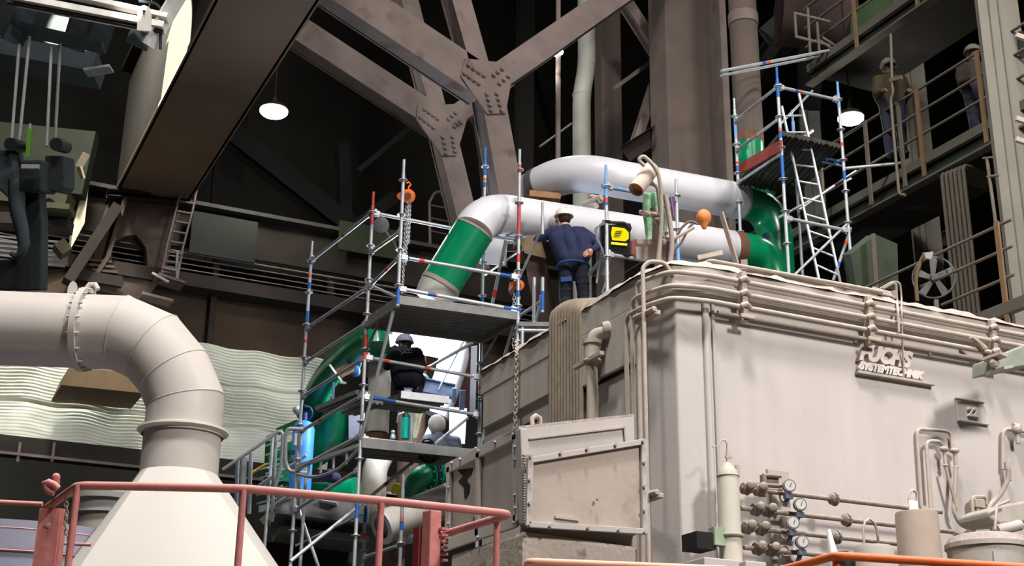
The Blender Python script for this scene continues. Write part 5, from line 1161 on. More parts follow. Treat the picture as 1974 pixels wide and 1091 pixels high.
    for s_ in 'lr':
        limb(m, [K['hip'+s_]+ez*.02, K['kn'+s_], K['an'+s_]+ez*.04], [.112, .082, .072])
        for k in range(4): q = K['hip'+s_].lerp(K['kn'+s_], .35+.2*k); m.ring(q, ez+V((rnd.uniform(-.4, .4), rnd.uniform(-.4, .4), 0)), .098-.006*k, .012, 18, 6)
    remeshed('trousers', m, M_T, t, vox*1.2, it=3)
    if shirt: m = MB(); P = [K['pelvis']-ez*.055+side*math.cos(g)*.225+fwd*math.sin(g)*.165 for g in [2*PI*i/24 for i in range(24)]]; m.tube(P, .016, 8, closed=True); obj('shirt_hem', m, shirt, t, smooth=60)
    if patch: q = K['hipl'].lerp(K['knl'], .5)-ey_*.104; m = MB(); m.beam(q-ex_*.07, q+ex_*.08+ez*.02, .012, .07, ez); obj('patch', m, mat('blue_patch', (62, 92, 150), .9), t, bevel=.004)
    for s_ in 'lr': m = MB(); limb(m, [K['an'+s_]+ez*.1, K['an'+s_]], [.062, .062]); limb(m, [K['an'+s_]-ez*.02, K['toe'+s_]+ez*.01], [.058, .05]); m.box(K['an'+s_].lerp(K['toe'+s_], .5)-ez*.055, (.1, .1, .03)); remeshed('boot', m, M_BLACK, t, vox*1.2)
    if hair: m = MB(); m.ball(h+ez*.01-fwd*.012, .103, 16, (.9, 1.0, 1.12)); hh = [v for v in m.v]; 
    if hair:
        m.v = [tuple(V(v)+fwd*(-.0) if (V(v)-h).dot(fwd) < .02 else tuple(V(v)-fwd*((V(v)-h).dot(fwd)-.02))) for v in m.v]; obj('hair', m, M_HAIR, t, smooth=60)
    if helmet == 'hood':
        m = MB(); m.ball(h+ez*.01, .135, 18, (1, 1, 1.1)); obj('hood', m, hoodm, t, smooth=60)
    elif helmet:
        m = MB(); up = (ez*.97-fwd*.12 if False else ez); c = h+ez*.035
        m.lathe(c, up, [(.128, 0), (.13, .012), (.125, .04), (.108, .08), (.075, .112), (.03, .125), (.005, .127)], 28); m.lathe(c, up, [(.126, -.004), (.138, -.002), (.138, .006), (.126, .012)], 28, cap=False)
        m.prism([c+fwd*.12+side*.09, c+fwd*.19+side*.05-ez*.01, c+fwd*.19-side*.05-ez*.01, c+fwd*.12-side*.09], ez*.008)
        m.beam(c-fwd*.1+ez*.095, c+fwd*.1+ez*.1, .03, .02, ez)
        obj('helmet', m, hoodm or M_HEL, t, smooth=40)
    return t, K
man, KM = person('man in navy jacket and white helmet seen from behind, one hand on the scaffold post', feet, ex, dict(
    head=(-.125, .06, 1.615), face=(-.16, .16, 1.60), neck=(-.10, .02, 1.46), chest=(-.055, -.02, 1.27), belly=(-.01, -.02, 1.10), pelvis=(.0, 0, .97),
    shl=(-.26, .03, 1.41), ell=(-.50, .12, 1.335), wrl=(-.70, .22, 1.33), pnl=(-.72, .32, 1.28), shr=(.11, -.01, 1.39), elr=(.36, -.06, 1.20), wrr=(.24, -.13, 1.10), pnr=(.17, .0, 1.06),
    hipl=(-.095, 0, .90), hipr=(.1, 0, .90), knl=(-.11, .06, .50), knr=(.13, .03, .5), anl=(-.10, -.02, .09), anr=(.14, -.03, .09), toel=(-.12, .14, .05), toer=(.17, .14, .05), gripl=(1.0,), gripr=(.5,)),
    M_NAVY, M_TROU, vox=.012, S=1.05, shirt=mat('blue_shirt', (40, 84, 160), .85), patch=True)
# welder in the tower
wz_ = zm+.06; fw = S.pt('B', 757)+L_*.35+R_*.74; fw.z = wz_
M_WJ = mat('black_jacket', (30, 30, 38), .85, 0, .1, 6, bump=.2)
wd, KW = person('crouching welder in black jacket with white logo inside the scaffold tower', fw, ex, dict(
    head=(-.02, .22, .98), face=(-.12, .28, .94), neck=(.0, .12, .86), chest=(.03, .02, .70), belly=(.06, -.05, .52), pelvis=(.08, -.08, .36),
    shl=(-.17, .08, .82), ell=(-.28, .22, .62), wrl=(-.30, .42, .72), pnl=(-.3, .5, .7), shr=(.2, .08, .80), elr=(.28, .24, .62), wrr=(.02, .42, .7), pnr=(0, .5, .66),
    hipl=(-.03, -.06, .34), hipr=(.18, -.06, .34), knl=(-.1, .32, .42), knr=(.26, .32, .42), anl=(-.06, .08, .09), anr=(.22, .08, .09), toel=(-.1, .24, .05), toer=(.24, .24, .05)),
    M_WJ, M_WJ, vox=.014, S=.86, hoodm=mat('grey_hood', (120, 122, 140), .6))
m = MB(); q = KW['chest']-ey*.155+V((0, 0, .03))
for dx, dz, L, a_ in ((-.07, .02, .06, -.6), (-.03, .0, .09, .9), (.01, .03, .09, .9), (.04, .0, .1, .1), (.06, .05, .07, .8)): c = q+ex*dx+V((0, 0, dz)); u = ex*math.cos(a_)+V((0, 0, 1))*math.sin(a_); m.beam(c-u*L/2, c+u*L/2, .006, .018, ey)
obj('logo', m, M_TW, wd)
# third worker, lower in the tower with pale hood
f3 = W(846, 848, 20.8); f3.z = zl+.06
p3, K3 = person('worker in grey overalls and pale hood sitting low in the scaffold tower', f3, ex, dict(
    head=(-.03, .0, .66), face=(-.14, .02, .65), neck=(.0, .0, .52), chest=(.03, .02, .38), belly=(.06, .04, .24), pelvis=(.08, .06, .13),
    shl=(-.14, .0, .47), ell=(-.24, .1, .28), wrl=(-.32, .26, .34), pnl=(-.4, .26, .3), shr=(.2, .02, .46), elr=(.26, .1, .26), wrr=(.1, .28, .3), pnr=(0, .3, .3),
    hipl=(-.0, .08, .12), hipr=(.16, .08, .12), knl=(-.12, .42, .32), knr=(.2, .42, .32), anl=(-.12, .34, .07), anr=(.2, .36, .07), toel=(-.14, .5, .05), toer=(.22, .52, .05)),
    mat('grey_overalls', (120, 124, 138), .8, 0, .1, 6, bump=.2), mat('grey_overalls', (120, 124, 138)), helmet='hood', vox=.014, S=1.25, hoodm=mat('pale_hood', (206, 196, 190), .7))
# ================================================================ welding set, junction box, cloths, work lamp
wl = thing('welding_machine', 'small black welding machine with yellow octagonal front hung beside the worker', 'welder', W(1198, 465, 18.0))
dw = 18.1
def wp(x, y, o=0): return W(x, y, dw-o)
m = MB(); m.prism([wp(x, y) for x, y in ((1158, 434), (1215, 430), (1216, 495), (1160, 490))], _F*.32); obj('case', m, M_BLACK, wl, bevel=.02)
yf = mat('signal_yellow', (240, 226, 0), .4, 0, .03, 6)
m = MB(); m.prism([wp(x, y, .02) for x, y in ((1180, 437), (1204, 440), (1212, 448), (1212, 460), (1206, 465), (1180, 463), (1178, 450))], _F*.02); yo = obj('front_plate', m, yf, wl)
m = MB()
for pts in (((1188, 445), (1200, 445), (1198, 446.6), (1186, 446.6)), ((1186, 449), (1198, 448.6), (1197, 450.4), (1184, 450.8)), ((1185, 453.4), (1196, 453), (1194, 454.6), (1183, 455))): m.prism([wp(x, y, .03) for x, y in pts], _F*.006)
obj('emblem', m, mat('emblem_dark', (96, 92, 30), .6), yo)
m = MB(); m.beam(wp(1178, 469, .02), wp(1209, 472, .02), .02, .03); obj('trim_stripe', m, yf, wl)
m = MB(); m.tube(round_path([wp(1160, 436), wp(1166, 428), wp(1205, 430), wp(1214, 440)], .03), .02, 8); m.prism([wp(x, y, .01) for x, y in ((1206, 438), (1215, 430), (1218, 440), (1214, 450))], _F*.2); obj('handle', m, M_BLACK, wl, smooth=50)
m = MB()
for k in range(4): m.tube(round_path([W(1165+k, 425+2*k, 18), W(1150-2*k, 440, 18), W(1148+2*k, 460, 18), W(1162, 478+3*k, 18), W(1166, 500, 18), W(1160+2*k, 530, 18)], .12), .008, 6)
tag(obj('welding_leads', m, mat('grey_lead', (120, 124, 130), .6), None, smooth=60), 'looped grey welding leads hanging on the post by the yellow machine', 'cable')
dj = 15.0
def jp(x, y, o=0): return W(x, y, dj-o)
jb = thing('junction_box', 'dusty junction box with lidded top on the rim of the beige box', 'box', jp(1255, 505))
m = MB(); m.prism([jp(x, y) for x, y in ((1222, 464), (1288, 464), (1286, 500), (1226, 500))], _F*.3); obj('case', m, M_DUST2, jb, bevel=.01)
m = MB(); m.prism([jp(x, y, .03) for x, y in ((1226, 460), (1290, 462), (1288, 472), (1228, 470))], _F*.36); obj('lid', m, M_DPIPE, jb, bevel=.006)
m = MB(); m.prism([jp(x, y, .01) for x, y in ((1219, 464), (1225, 466), (1223, 492), (1219, 490))], _F*.2); obj('side_strip', m, mat('pink_strip', (170, 90, 84), .8), jb)
pd = thing('pipe_stub', 'thick dusty pipe stub open at its lower end with rust inside', 'pipe', jp(1240, 350))
a, b = jp(1257, 324), jp(1226, 366, .25); d_ = (b-a).normalized()
m = MB(); m.lathe(a, d_, [(.02, 0), (.085, .005), (.088, .02), (.088, (b-a).length), (.076, (b-a).length), (.074, .1), (.02, .08)], 24, cap=False); obj('shell', m, M_DPIPE, pd, smooth=40)
m = MB(); m.lathe(a+d_*((b-a).length-.08), d_, [(.07, 0), (.07, .01)], 20); obj('rusty_inside', m, mat('orange_rust', (190, 110, 60), .9), pd)
def jl(pts, r, name, lab, mt=M_DPIPE, o=0, rad=.1, grp=None): m = MB(); m.tube(round_path([jp(x, y, o) for x, y in pts], rad), r, 10); return tag(obj(name, m, mt, None, smooth=60), lab, 'pipe' if 'tube' in name else 'hose' if 'hose' in name else 'cable', grp)
jl([(1270, 505), (1274, 400), (1268, 355), (1240, 352), (1222, 362)], .028, 'bent_tube', 'dusty tube arching over and curving down behind the pipe stub', o=.1)
jl([(1243, 320), (1230, 308), (1240, 300), (1254, 312), (1268, 330), (1274, 360), (1276, 430), (1268, 505)], .022, 'looped_hose', 'dusty hose looping above the pipe stub and down to the box rim', o=.2, rad=.15)
jl([(1262, 505), (1264, 420), (1258, 400)], .036, 'upright_tube', 'thick upright dusty tube through the junction box')
jl([(1282, 375), (1292, 430), (1296, 470), (1290, 520)], .028, 'ribbed_hose', 'ribbed dusty hose right of the green cloth', M_DPIPE, .15, .2)
jl([(1288, 450), (1272, 448), (1290, 465), (1318, 450), (1338, 438)], .02, 'thin_cable', 'thin dusty cable reaching toward the orange work lamp', o=.1)
jl([(1300, 470), (1312, 440), (1330, 425), (1345, 432)], .014, 'bent_cable', 'thin cable bent up to the orange work lamp', M_STEEL, .1)
m = MB(); 
for x, y in ((1245, 412), (1262, 415), (1268, 425)): m.ring(jp(x, y, .12), (R2*.3+V((0, 0, 1))), .05, .016, 14, 6)
m.tube([jp(1232, 408, .12), jp(1272, 416, .12)], .024, 8); tag(obj('tube_clamp', m, M_DPIPE, None, smooth=60), 'dusty knotted clamp tying the tubes above the junction box', 'clamp')
def cloth(pts, name, lab, mt, d, seed):
    rnd = random.Random(seed); n = len(pts)//2; L = pts[:n]; Rr = pts[n:][::-1]; m = MB(); vs = []; K = 8
    for i in range(n):
        for k in range(K+1):
            x = L[i][0]+(Rr[i][0]-L[i][0])*k/K; y = L[i][1]+(Rr[i][1]-L[i][1])*k/K; vs.append(W(x, y, d+.05*math.sin(k*1.9+i*.6+seed)+rnd.uniform(-.01, .01)))
    m.add(vs, [(i*(K+1)+k, i*(K+1)+k+1, (i+1)*(K+1)+k+1, (i+1)*(K+1)+k) for i in range(n-1) for k in range(K)])
    o = obj(name, m, mt, None, smooth=60); s_ = o.modifiers.new('t', 'SOLIDIFY'); s_.thickness = .015; su = o.modifiers.new('s', 'SUBSURF'); su.levels = su.render_levels = 2; return tag(o, lab, 'cloth')
cloth([(1242, 372), (1238, 400), (1243, 430), (1246, 470), (1284, 462), (1292, 430), (1280, 400), (1272, 368)], 'green_cloth', 'torn pale green cloth wrapped round the tubes above the junction box', mat('dusty_green_cloth', (110, 160, 124), .9, 0, .3, 12, stain=((170, 176, 160), 9, .5)), dj+.25, 1)
cloth([(1290, 378), (1296, 400), (1298, 420), (1300, 420), (1302, 400), (1303, 376)], 'purple_strap', 'purple lifting strap beside the short scaffold post', mat('purple_strap', (130, 96, 140), .9, 0, .15, 12), dj+.6, 2)
cloth([(1285, 462), (1284, 480), (1282, 502), (1290, 502), (1294, 480), (1293, 462)], 'purple_strap', 'short purple strap end right of the junction box', mat('purple_strap', (130, 96, 140)), dj-.05, 4)
wk = thing('balloon_work_lamp', 'orange balloon-shaped work lamp on a bent arm over the box rim', 'lamp', jp(1357, 425))
m = MB(); c = jp(1357, 422); m.ball(c+V((0, 0, .02)), .085, 18, (1, .9, 1.1)); m.tube([c+V((0, 0, -.05)), c+V((0, 0, -.115))], [.05, .022], 14); obj('balloon', m, mat('orange_balloon', (198, 122, 68), .5, 0, .15, 18), wk, smooth=60)
m = MB(); m.tube([jp(1346, 424), jp(1330, 436), jp(1312, 470), jp(1286, 497)], .014, 8); obj('arm', m, M_STEEL, wk, smooth=60)
m = MB(); m.beam(jp(1390, 409, -.5), jp(1420, 508, -.5), .05, .03); tag(obj('pale_bar', m, M_DPIPE), 'pale bar leaning in front of the lower white pipe right of the work lamp', 'bar')
m = MB(); m.beam(jp(1345, 497, 0), jp(1393, 487, 0), .03, .05); tag(obj('dusty_offcut', m, M_DPIPE), 'dusty metal offcut lying on the roof edge of the beige box', 'bar')
m = MB(); m.beam(jp(1436, 520, -.3), jp(1434, 500, -.3), .07, .03); tag(obj('short_stub', m, M_DPIPE), 'short dusty stub on the roof by the green elbow', 'bar')
# tubes lying on the roof
zr = BZ+.36
def onroof(pts, r, lab, name='roof_tube', grp='tubes on the box roof'): m = MB(); m.tube(round_path([Zp(x, y, zr+.03) for x, y in pts], .05), r, 8); return tag(obj(name, m, M_DPIPE, None, smooth=60), lab, 'pipe', grp)
onroof([(1358, 509), (1368, 502), (1500, 526), (1660, 555), (1700, 563)], .022, 'dusty tube lying along the roof of the beige box, rear one')
onroof([(1370, 512), (1460, 523), (1600, 550), (1690, 566)], .022, 'dusty tube lying along the roof of the beige box, front one')
kk = thing('roof_bracket', 'dusty bracket frame with bent tubes on the box roof right of the ladder', 'bracket', Zp(1705, 575, zr))
dk2 = 15.0
def kp(x, y): return W(x, y, Zp(1705, 575, zr).dot(_F))
m = MB(); m.beam(kp(1680, 558), kp(1726, 570), .04, .06); m.beam(kp(1680, 562), kp(1680, 574), .05, .05); m.beam(kp(1724, 560), kp(1724, 576), .05, .05); obj('frame', m, M_DPIPE, kk, bevel=.005)
m = MB(); m.tube(round_path([kp(1697, 556), kp(1722, 542), kp(1735, 545), kp(1738, 575), Yp(1738, 600, BY-.2), Yp(1742, 730, BY-.05)], .05), .010, 8); m.tube(round_path([kp(1703, 556), kp(1722, 545), kp(1727, 548), kp(1729, 580), Yp(1731, 600, BY-.22), Yp(1733, 640, BY-.2)], .04), .014, 8); obj('bent_tubes', m, M_DPIPE, kk, smooth=60)
m = MB(); m.tube([Zp(1660, 545, zr+.6), Zp(1722, 512, zr+.6)], .02, 8) if False else None

# ================================================================ inside and around the tower
point('welding_arc', W(752, 656, 20.35), 700, (.72, .84, 1), .06)
point('welding_arc', W(800, 690, 21.4), 600, (.72, .84, 1), .15)
area('tower_lamp', W(850, 600, 21.6), W(850, 800, 21.8), .4, 90, (.75, .85, 1), 150)
m = MB(); m.ball(W(748, 656, 20.35), .09, 12); tag(obj('welding_arc', m, emit('arc_glow', (.8, .9, 1), 120), None, smooth=60), 'blinding white welding arc at the end of the green pipe', 'light')
gp_ = thing('green_pipe', 'big glossy green pipe slanting down to the left behind the scaffold tower', 'pipe', W(660, 700, 21.5))
m = MB(); P = [W(726, 672, 19.85), W(724, 643, 20.0), W(690, 664, 20.4), W(640, 712, 21.2), W(608, 760, 21.8), W(600, 800, 22.5), W(600, 880, 22.5)]
m.tube(round_path(P, .25, 5), .2, 32); obj('pipe_body', m, M_GREEN, gp_, smooth=60)
gv = thing('grey_riser', 'pale grey upright pipe standing behind the front post of the tower', 'pipe', W(727, 835, 19.8))
a, b = W(724, 672, 19.8), W(727, 835, 19.8); a.x = b.x; a.y = b.y
m = MB(); m.tube([a+V((0, 0, .02)), b], .165, 28); obj('pipe_body', m, mat('pale_grey_primer', (176, 170, 162), .7, 0, .04, 2), gv, smooth=60)
m = MB(); m.tube([a+V((0, 0, -.12)), a+V((0, 0, -.16))], .172, 28); obj('weld_band', m, M_GPIPE, gv, smooth=50)
m = MB(); m.tube([b, b+V((0, 0, -.1))], .15, 28); obj('rusty_foot', m, M_RUST, gv, smooth=50)
wp_ = thing('white_bypass_pipe', 'white pipe inside the tower glaring in the welding light', 'pipe', W(830, 670, 21.8))
m = MB(); m.tube(round_path([W(745, 640, 21.6), W(880, 668, 22.2), W(868, 720, 22.2), W(838, 800, 22.0)], .35, 6), .24, 28); obj('pipe_body', m, M_WHITE, wp_, smooth=60)
def st(pts, r, name, lab, mt, d, cat='pipe', rad=.15): m = MB(); m.tube(round_path([W(x, y, d) for x, y in pts], rad), r, 24); return tag(obj(name, m, mt, None, smooth=60), lab, cat)
st([(893, 640), (888, 700), (882, 790)], .2, 'brown_pipe', 'dark red-brown upright pipe at the right inside the tower', mat('red_brown_pipe', (74, 46, 46), .6), 22.5)
st([(795, 668), (790, 1100)], .24, 'rusty_pipe', 'brown steel pipe behind the cables inside the tower', M_RUST, 23)
m = MB(); m.prism([W(x, y, 21.2) for x, y in ((908, 668), (920, 666), (916, 800), (905, 800))], _F*.04); tag(obj('white_strip_panel', m, M_WHITE), 'tall narrow white panel by the right post of the tower', 'panel')
m = MB(); m.prism([W(x, y, 21.8) for x, y in ((866, 785), (900, 788), (896, 856), (866, 852))], _F*.05); tag(obj('white_sheet', m, mat('white_sheet', (216, 220, 236), .7)), 'white sheet hanging low in the tower right of the seated worker', 'sheet')
m = MB(); m.prism([W(x, y, 21.6) for x, y in ((812, 852), (826, 820), (836, 850))], _F*.03); tag(obj('white_cloth', m, mat('white_sheet', (216, 220, 236))), 'small white cloth wedge left of the seated worker', 'cloth')
cy = thing('gas_cylinder', 'small turquoise gas cylinder with dark green shoulder on the lower deck', 'cylinder', W(780, 845, 20.5))
c = W(781, 846, 20.5); zt_ = onvert(c, 781, 806).z
m = MB(); m.lathe(c, (0, 0, 1), [(.065, 0), (.065, zt_-c.z)], 20); obj('shell', m, mat('turquoise_paint', (20, 176, 160), .4), cy, smooth=40)
m = MB(); m.lathe((c.x, c.y, zt_), (0, 0, 1), [(.066, 0), (.06, .04), (.035, .08), (.02, .1)], 20); obj('shoulder', m, mat('dark_green_paint', (16, 80, 56), .5), cy, smooth=40)
m = MB(); m.tube([(c.x, c.y, zt_+.08), (c.x, c.y, zt_+.13)], .02, 8); m.tube([(c.x-.0, c.y, zt_+.1), W(768, 800, 20.4), W(766, 815, 20.4)], .016, 8); obj('valve', m, M_GALV, cy, smooth=50)
m = MB(); q = W(757, 846, 20.4); m.lathe(q, (0, 0, 1), [(.04, 0), (.04, .05), (.025, .07), (.035, .1), (.02, .13)], 14); tag(obj('small_regulator', m, M_GALV, None, smooth=40), 'small metal regulator standing on the lower deck', 'regulator')
m = MB()
for i in range(3): m.tube([W(806+3*i, 790, 20.9+.05*i), W(797+2*i, 845, 20.8)], .03, 8)
tag(obj('hose_bundle', m, mat('cream_hose', (196, 194, 170), .8, 0, .2, 14), None, smooth=60), 'cream ribbed hoses leaning right of the turquoise cylinder', 'hose')
# steel frame with blue clamps in the middle of the tower
fr_ = thing('pipe_stand', 'blue-grey steel stand with flanged ends carrying pipe inside the tower', 'stand', W(820, 745, 21))
m = MB(); m.ibeam(W(795, 738, 21), W(875, 755, 21), .12, .22); obj('beam', m, mat('blue_grey_steel', (112, 128, 160), .5, .2), fr_)
m = MB(); m.beam(W(796, 690, 20.9), W(794, 750, 20.9), .22, .12); m.beam(W(793, 688, 20.9), W(812, 690, 20.9), .25, .05); obj('upright', m, mat('blue_clamp_steel', (48, 92, 156), .5, .1), fr_)
m = MB(); m.beam(W(876, 748, 20.8), W(875, 775, 20.8), .06, .12); m.beam(W(892, 752, 20.8), W(890, 790, 20.8), .08, .06); obj('end_plate', m, mat('blue_grey_steel', (112, 128, 160)), fr_)
m = MB(); c = W(814, 735, 21.2); m.ball(c, .13, 14, (1, .5, 1)); tag(obj('end_dome', m, mat('dark_green_paint', (16, 80, 56)), None, smooth=60), 'dark green rounded pipe cap behind the red marker in the tower', 'cap')
m = MB(); c = W(808, 733, 20.9); m.ball(c, .045, 10); tag(obj('red_marker', m, mat('pink_red', (220, 80, 100), .5), None, smooth=60), 'pink-red round marker in front of the dark green cap', 'marker')
# timber and tools on the middle deck
for i, (a, b) in enumerate((((646, 716), (676, 700)), ((650, 722), (682, 705)), ((642, 726), (670, 712)), ((655, 727), (684, 712)))):
    m = MB(); m.beam(W(*a, 20.3), W(*b, 20.5), .07, .045); tag(obj('timber_block', m, mat('timber', (150, 112, 82), .85, 0, .2, 14), None, bevel=.004), 'short brown timber piece stacked on the middle deck', 'timber', 'timber pieces on the middle deck')
m = MB(); m.beam(W(635, 703, 20.0), W(661, 738, 20.0), .02, .03); m.box(W(661, 738, 20.0), (.09, .04, .03)); tag(obj('hammer', m, ML, None), 'slim pale metal tool leaning on the timber of the middle deck', 'tool')
m = MB(); m.tube(round_path([W(683, 690, 20.6), W(690, 680, 20.6), W(696, 700, 20.6), W(684, 725, 20.5)], .1), .02, 8); m.ball(W(684, 715, 20.5), .09, 10, (1, .6, 1.1)); tag(obj('blue_bag', m, mat('blue_bag', (40, 90, 140), .7), None, smooth=60), 'small blue bag on the middle deck behind the front post', 'bag')
# green valves and vessels at the foot
def gpipe(pts, r, name, lab, d, mt=M_GREEN, rad=.25): m = MB(); m.tube(round_path([W(x, y, dd) for (x, y), dd in zip(pts, d)], rad, 6), r, 28); return tag(obj(name, m, mt, None, smooth=60), lab, 'pipe')
gpipe([(660, 780), (648, 830), (600, 870), (540, 900)], .30, 'green_pipe', 'large green pipe curving down to the left below the middle deck', [22, 22, 22.2, 22.4])
gpipe([(560, 960), (640, 962), (690, 950)], .26, 'green_pipe', 'green pipe lying low behind the handrail loops', [22.5, 22.3, 22.2])
m = MB(); m.prism([W(x, y, 21.6) for x, y in ((672, 780), (700, 782), (698, 850), (672, 845))], _F*.3); tag(obj('lavender_box', m, mat('lavender_sheet', (170, 168, 182))), 'pale lavender duct box between the green pipe and front post', 'box')
gc = thing('big_gas_cylinder', 'tall bright blue gas cylinder with dark collar behind the handrail loops', 'cylinder', W(574, 1000, 21))
c = W(574, 1000, 21); z1_ = onvert(c, 574, 815).z
m = MB(); zq_ = onvert(c, 574, 990).z; m.lathe((c.x, c.y, zq_), (0, 0, 1), [(.17, 0), (.17, z1_-zq_-.1), (.13, z1_-zq_), (.05, z1_-zq_+.03)], 24); obj('shell', m, mat('bright_blue_paint', (60, 130, 200), .45, 0, .15, 5), gc, smooth=40)
m = MB(); q = onvert(c, 574, 796); m.ring(q, _F, .11, .025, 20, 8); m.ring(q+V((0, 0, .09)), (0, 0, 1), .05, .03, 14, 8); m.tube([q, (c.x, c.y, z1_)], .05, 10); obj('guard_collar', m, mat('navy_paint', (24, 40, 84), .5), gc, smooth=60)
m = MB(); m.ball(W(573, 790, 20.9), .07, 12); m.box(W(574, 848, 20.8), (.12, .06, .18)); obj('gauge', m, M_GALV, gc)
m = MB()
for y in (872, 888, 902): m.box(W(561, y, 20.75), (.11, .08, .05))
obj('black_fitting', m, M_BLACK, gc)
gfr = thing('steel_rack', 'dark green steel frame with bright fittings left of the blue cylinder', 'frame', W(525, 980, 22.5))
m = MB(); m.beam(W(518, 850, 22.5), W(512, 980, 22.5), .1, .1); m.beam(W(535, 832, 22.5), W(575, 815, 22.5), .08, .1); m.beam(W(548, 850, 22.5), W(540, 990, 22.5), .1, .1); obj('frame', m, mat('forest_green', (24, 96, 44), .5), gfr)
m = MB(); m.lathe(W(552, 930, 22), _F*-1, [(.2, 0), (.2, .08), (.1, .1)], 18); m.box(W(548, 912, 21.9), (.25, .2, .3)); obj('valve_body', m, M_GREEN, gfr, smooth=40)
m = MB(); m.tube([W(480, 915, 22.3), W(514, 895, 22.3)], .03, 8); tag(obj('yellow_tube', m, mat('yellow_tube', (216, 176, 40), .5), None, smooth=60), 'short yellow tube left of the dark green frame', 'pipe')
m = MB(); m.ball(W(640, 920, 21.5), .12, 12, (1.3, .8, .8)); m.ball(W(635, 912, 21.4), .07, 10); tag(obj('dark_bundle', m, mat('dark_cloth', (48, 44, 66), .9), None, smooth=60), 'dark cloth bundle on the low deck under the lattice beam', 'cloth')
# flanged green elbow and white pipe end at lower right of the tower
ge = thing('flanged_green_elbow', 'green elbow with dark blue flanged valve beside the steel cabin', 'pipe', W(820, 925, 19.5))
m = MB(); P = [W(795, 958, 19.7), W(800, 930, 19.7), W(818, 915, 19.8), W(835, 912, 19.9), W(875, 905, 20.1)]; m.tube(round_path(P, .25, 6), .16, 28); obj('pipe_body', m, M_GREEN, ge, smooth=60)
a = W(826, 913, 19.85); d_ = (W(870, 906, 20.1)-W(818, 915, 19.8)).normalized()
for k, (o_, mt_) in enumerate(((-.05, M_GREEN), (.0, mat('navy_paint', (24, 40, 84))), (.07, M_GREEN))): m = MB(); m.lathe(a+d_*(o_+.02), d_, [(.23, 0), (.23, .04)], 28); obj('flange', m, mt_, ge, smooth=40)
for i in range(10): m = MB(); g = 2*PI*i/10; s1, s2 = _basis(d_); p = a+d_*.02+(s1*math.cos(g)+s2*math.sin(g))*.2; m.tube([p-d_*.07, p+d_*.12], .013, 6); obj('bolt', m, M_GALV, ge)
m = MB(); m.tube([a+V((0, 0, .2)), a+V((0, 0, .42))], .03, 8); m.ring(a+V((0, 0, .42)), (0, 0, 1), .1, .015, 16); obj('valve_stem', m, mat('navy_paint', (24, 40, 84)), ge, smooth=50)
m = MB(); m.ball(W(765, 940, 19.2), .07, 12); m.ball(W(760, 946, 19.2), .05, 10); tag(obj('yellow_ball_valve', m, mat('lemon_yellow', (220, 206, 40), .5), None, smooth=60), 'yellow lumpy valve cap left of the green elbow', 'valve')
wpd = thing('white_pipe_end', 'dusty white pipe coming down to the left behind the red guardrail', 'pipe', W(790, 990, 18.6))
a, b = W(905, 948, 19.4), W(735, 1017, 18.4); d_ = (b-a).normalized()
m = MB(); m.tube([a, b], .235, 32, cap=False); m.tube([b+d_*-.1, b-d_*.3], .18, 24); obj('pipe_body', m, mat('dusty_white_pipe', (196, 188, 178), .6, dust=.3), wpd, smooth=60)
m = MB(); m.lathe(b, -d_, [(.15, 0), (.235, .0), (.237, .03), (.2, .03)], 32, cap=False); obj('rim', m, M_WHITE, wpd, smooth=40)
bp = thing('beige_elbow', 'beige pipe elbow below the lower scaffold deck', 'pipe', W(725, 950, 20.4))
m = MB(); P = [W(735, 880, 21.2), W(722, 905, 20.9), W(720, 940, 20.7), W(720, 1010, 20.7)]; m.tube(round_path(P, .25, 6), .19, 28); obj('pipe_body', m, mat('beige_pipe', (160, 150, 136), .75, 0, .1, 5), bp, smooth=60)
# grey platform blocks at the tower foot
pl = thing('access_platform', 'grey steel access platform with boxy edge under the tower foot', 'platform', W(600, 1040, 20))
def pbx(p, q, w_, h_, name, mt=M_GALVD, d=20): m = MB(); m.beam(W(*p, d), W(*q, d+.3), w_, h_); return obj(name, m, mt, pl)
pbx((528, 985), (700, 1005), 1.2, .28, 'platform_edge', M_GALVD, 20.6); pbx((530, 975), (575, 980), .8, .1, 'upper_box', M_GALV, 20.4); pbx((500, 1010), (560, 960), .3, .1, 'stair_stringer', M_GALVD, 20.5); pbx((532, 1030), (700, 1050), 1.0, .1, 'lower_edge', M_GALVD, 20.6)
for i in range(5): pbx((505, 905+16*i), (545, 892+16*i), .3, .02, 'stair_tread', M_GALV, 21.2)
m = MB(); q = W(640, 968, 20.4); m.beam(W(615, 966, 20.2), W(650, 972, 20.2), .3, .015); tag(obj('white_sheet_scrap', m, mat('white_sheet', (216, 220, 236))), 'small bright sheet scrap on the grey platform', 'sheet')
m = MB(); m.box(W(615, 1060, 21)+V((0, .8, -1.5)), (1.6, 1.2, 3.2)); tag(obj('dark_machine_block', m, M_DSTEEL, None, bevel=.02), 'dark machine block beneath the grey platform', 'machine')
m = MB(); m.prism([W(x, y, 19) for x, y in ((780, 1050), (850, 1035), (850, 1100), (780, 1100))], _F*.8); tag(obj('grey_block', m, mat('grey_sheet', (96, 92, 96), .8)), 'grey block below the white pipe end', 'block')
m = MB(); c = W(765, 1065, 18.6); m.ball(c, .12, 12, (1, 1, 1.2)); tag(obj('grimy_bundle', m, M_RUST, None, smooth=60), 'rusty bundle under the white pipe end', 'bundle')
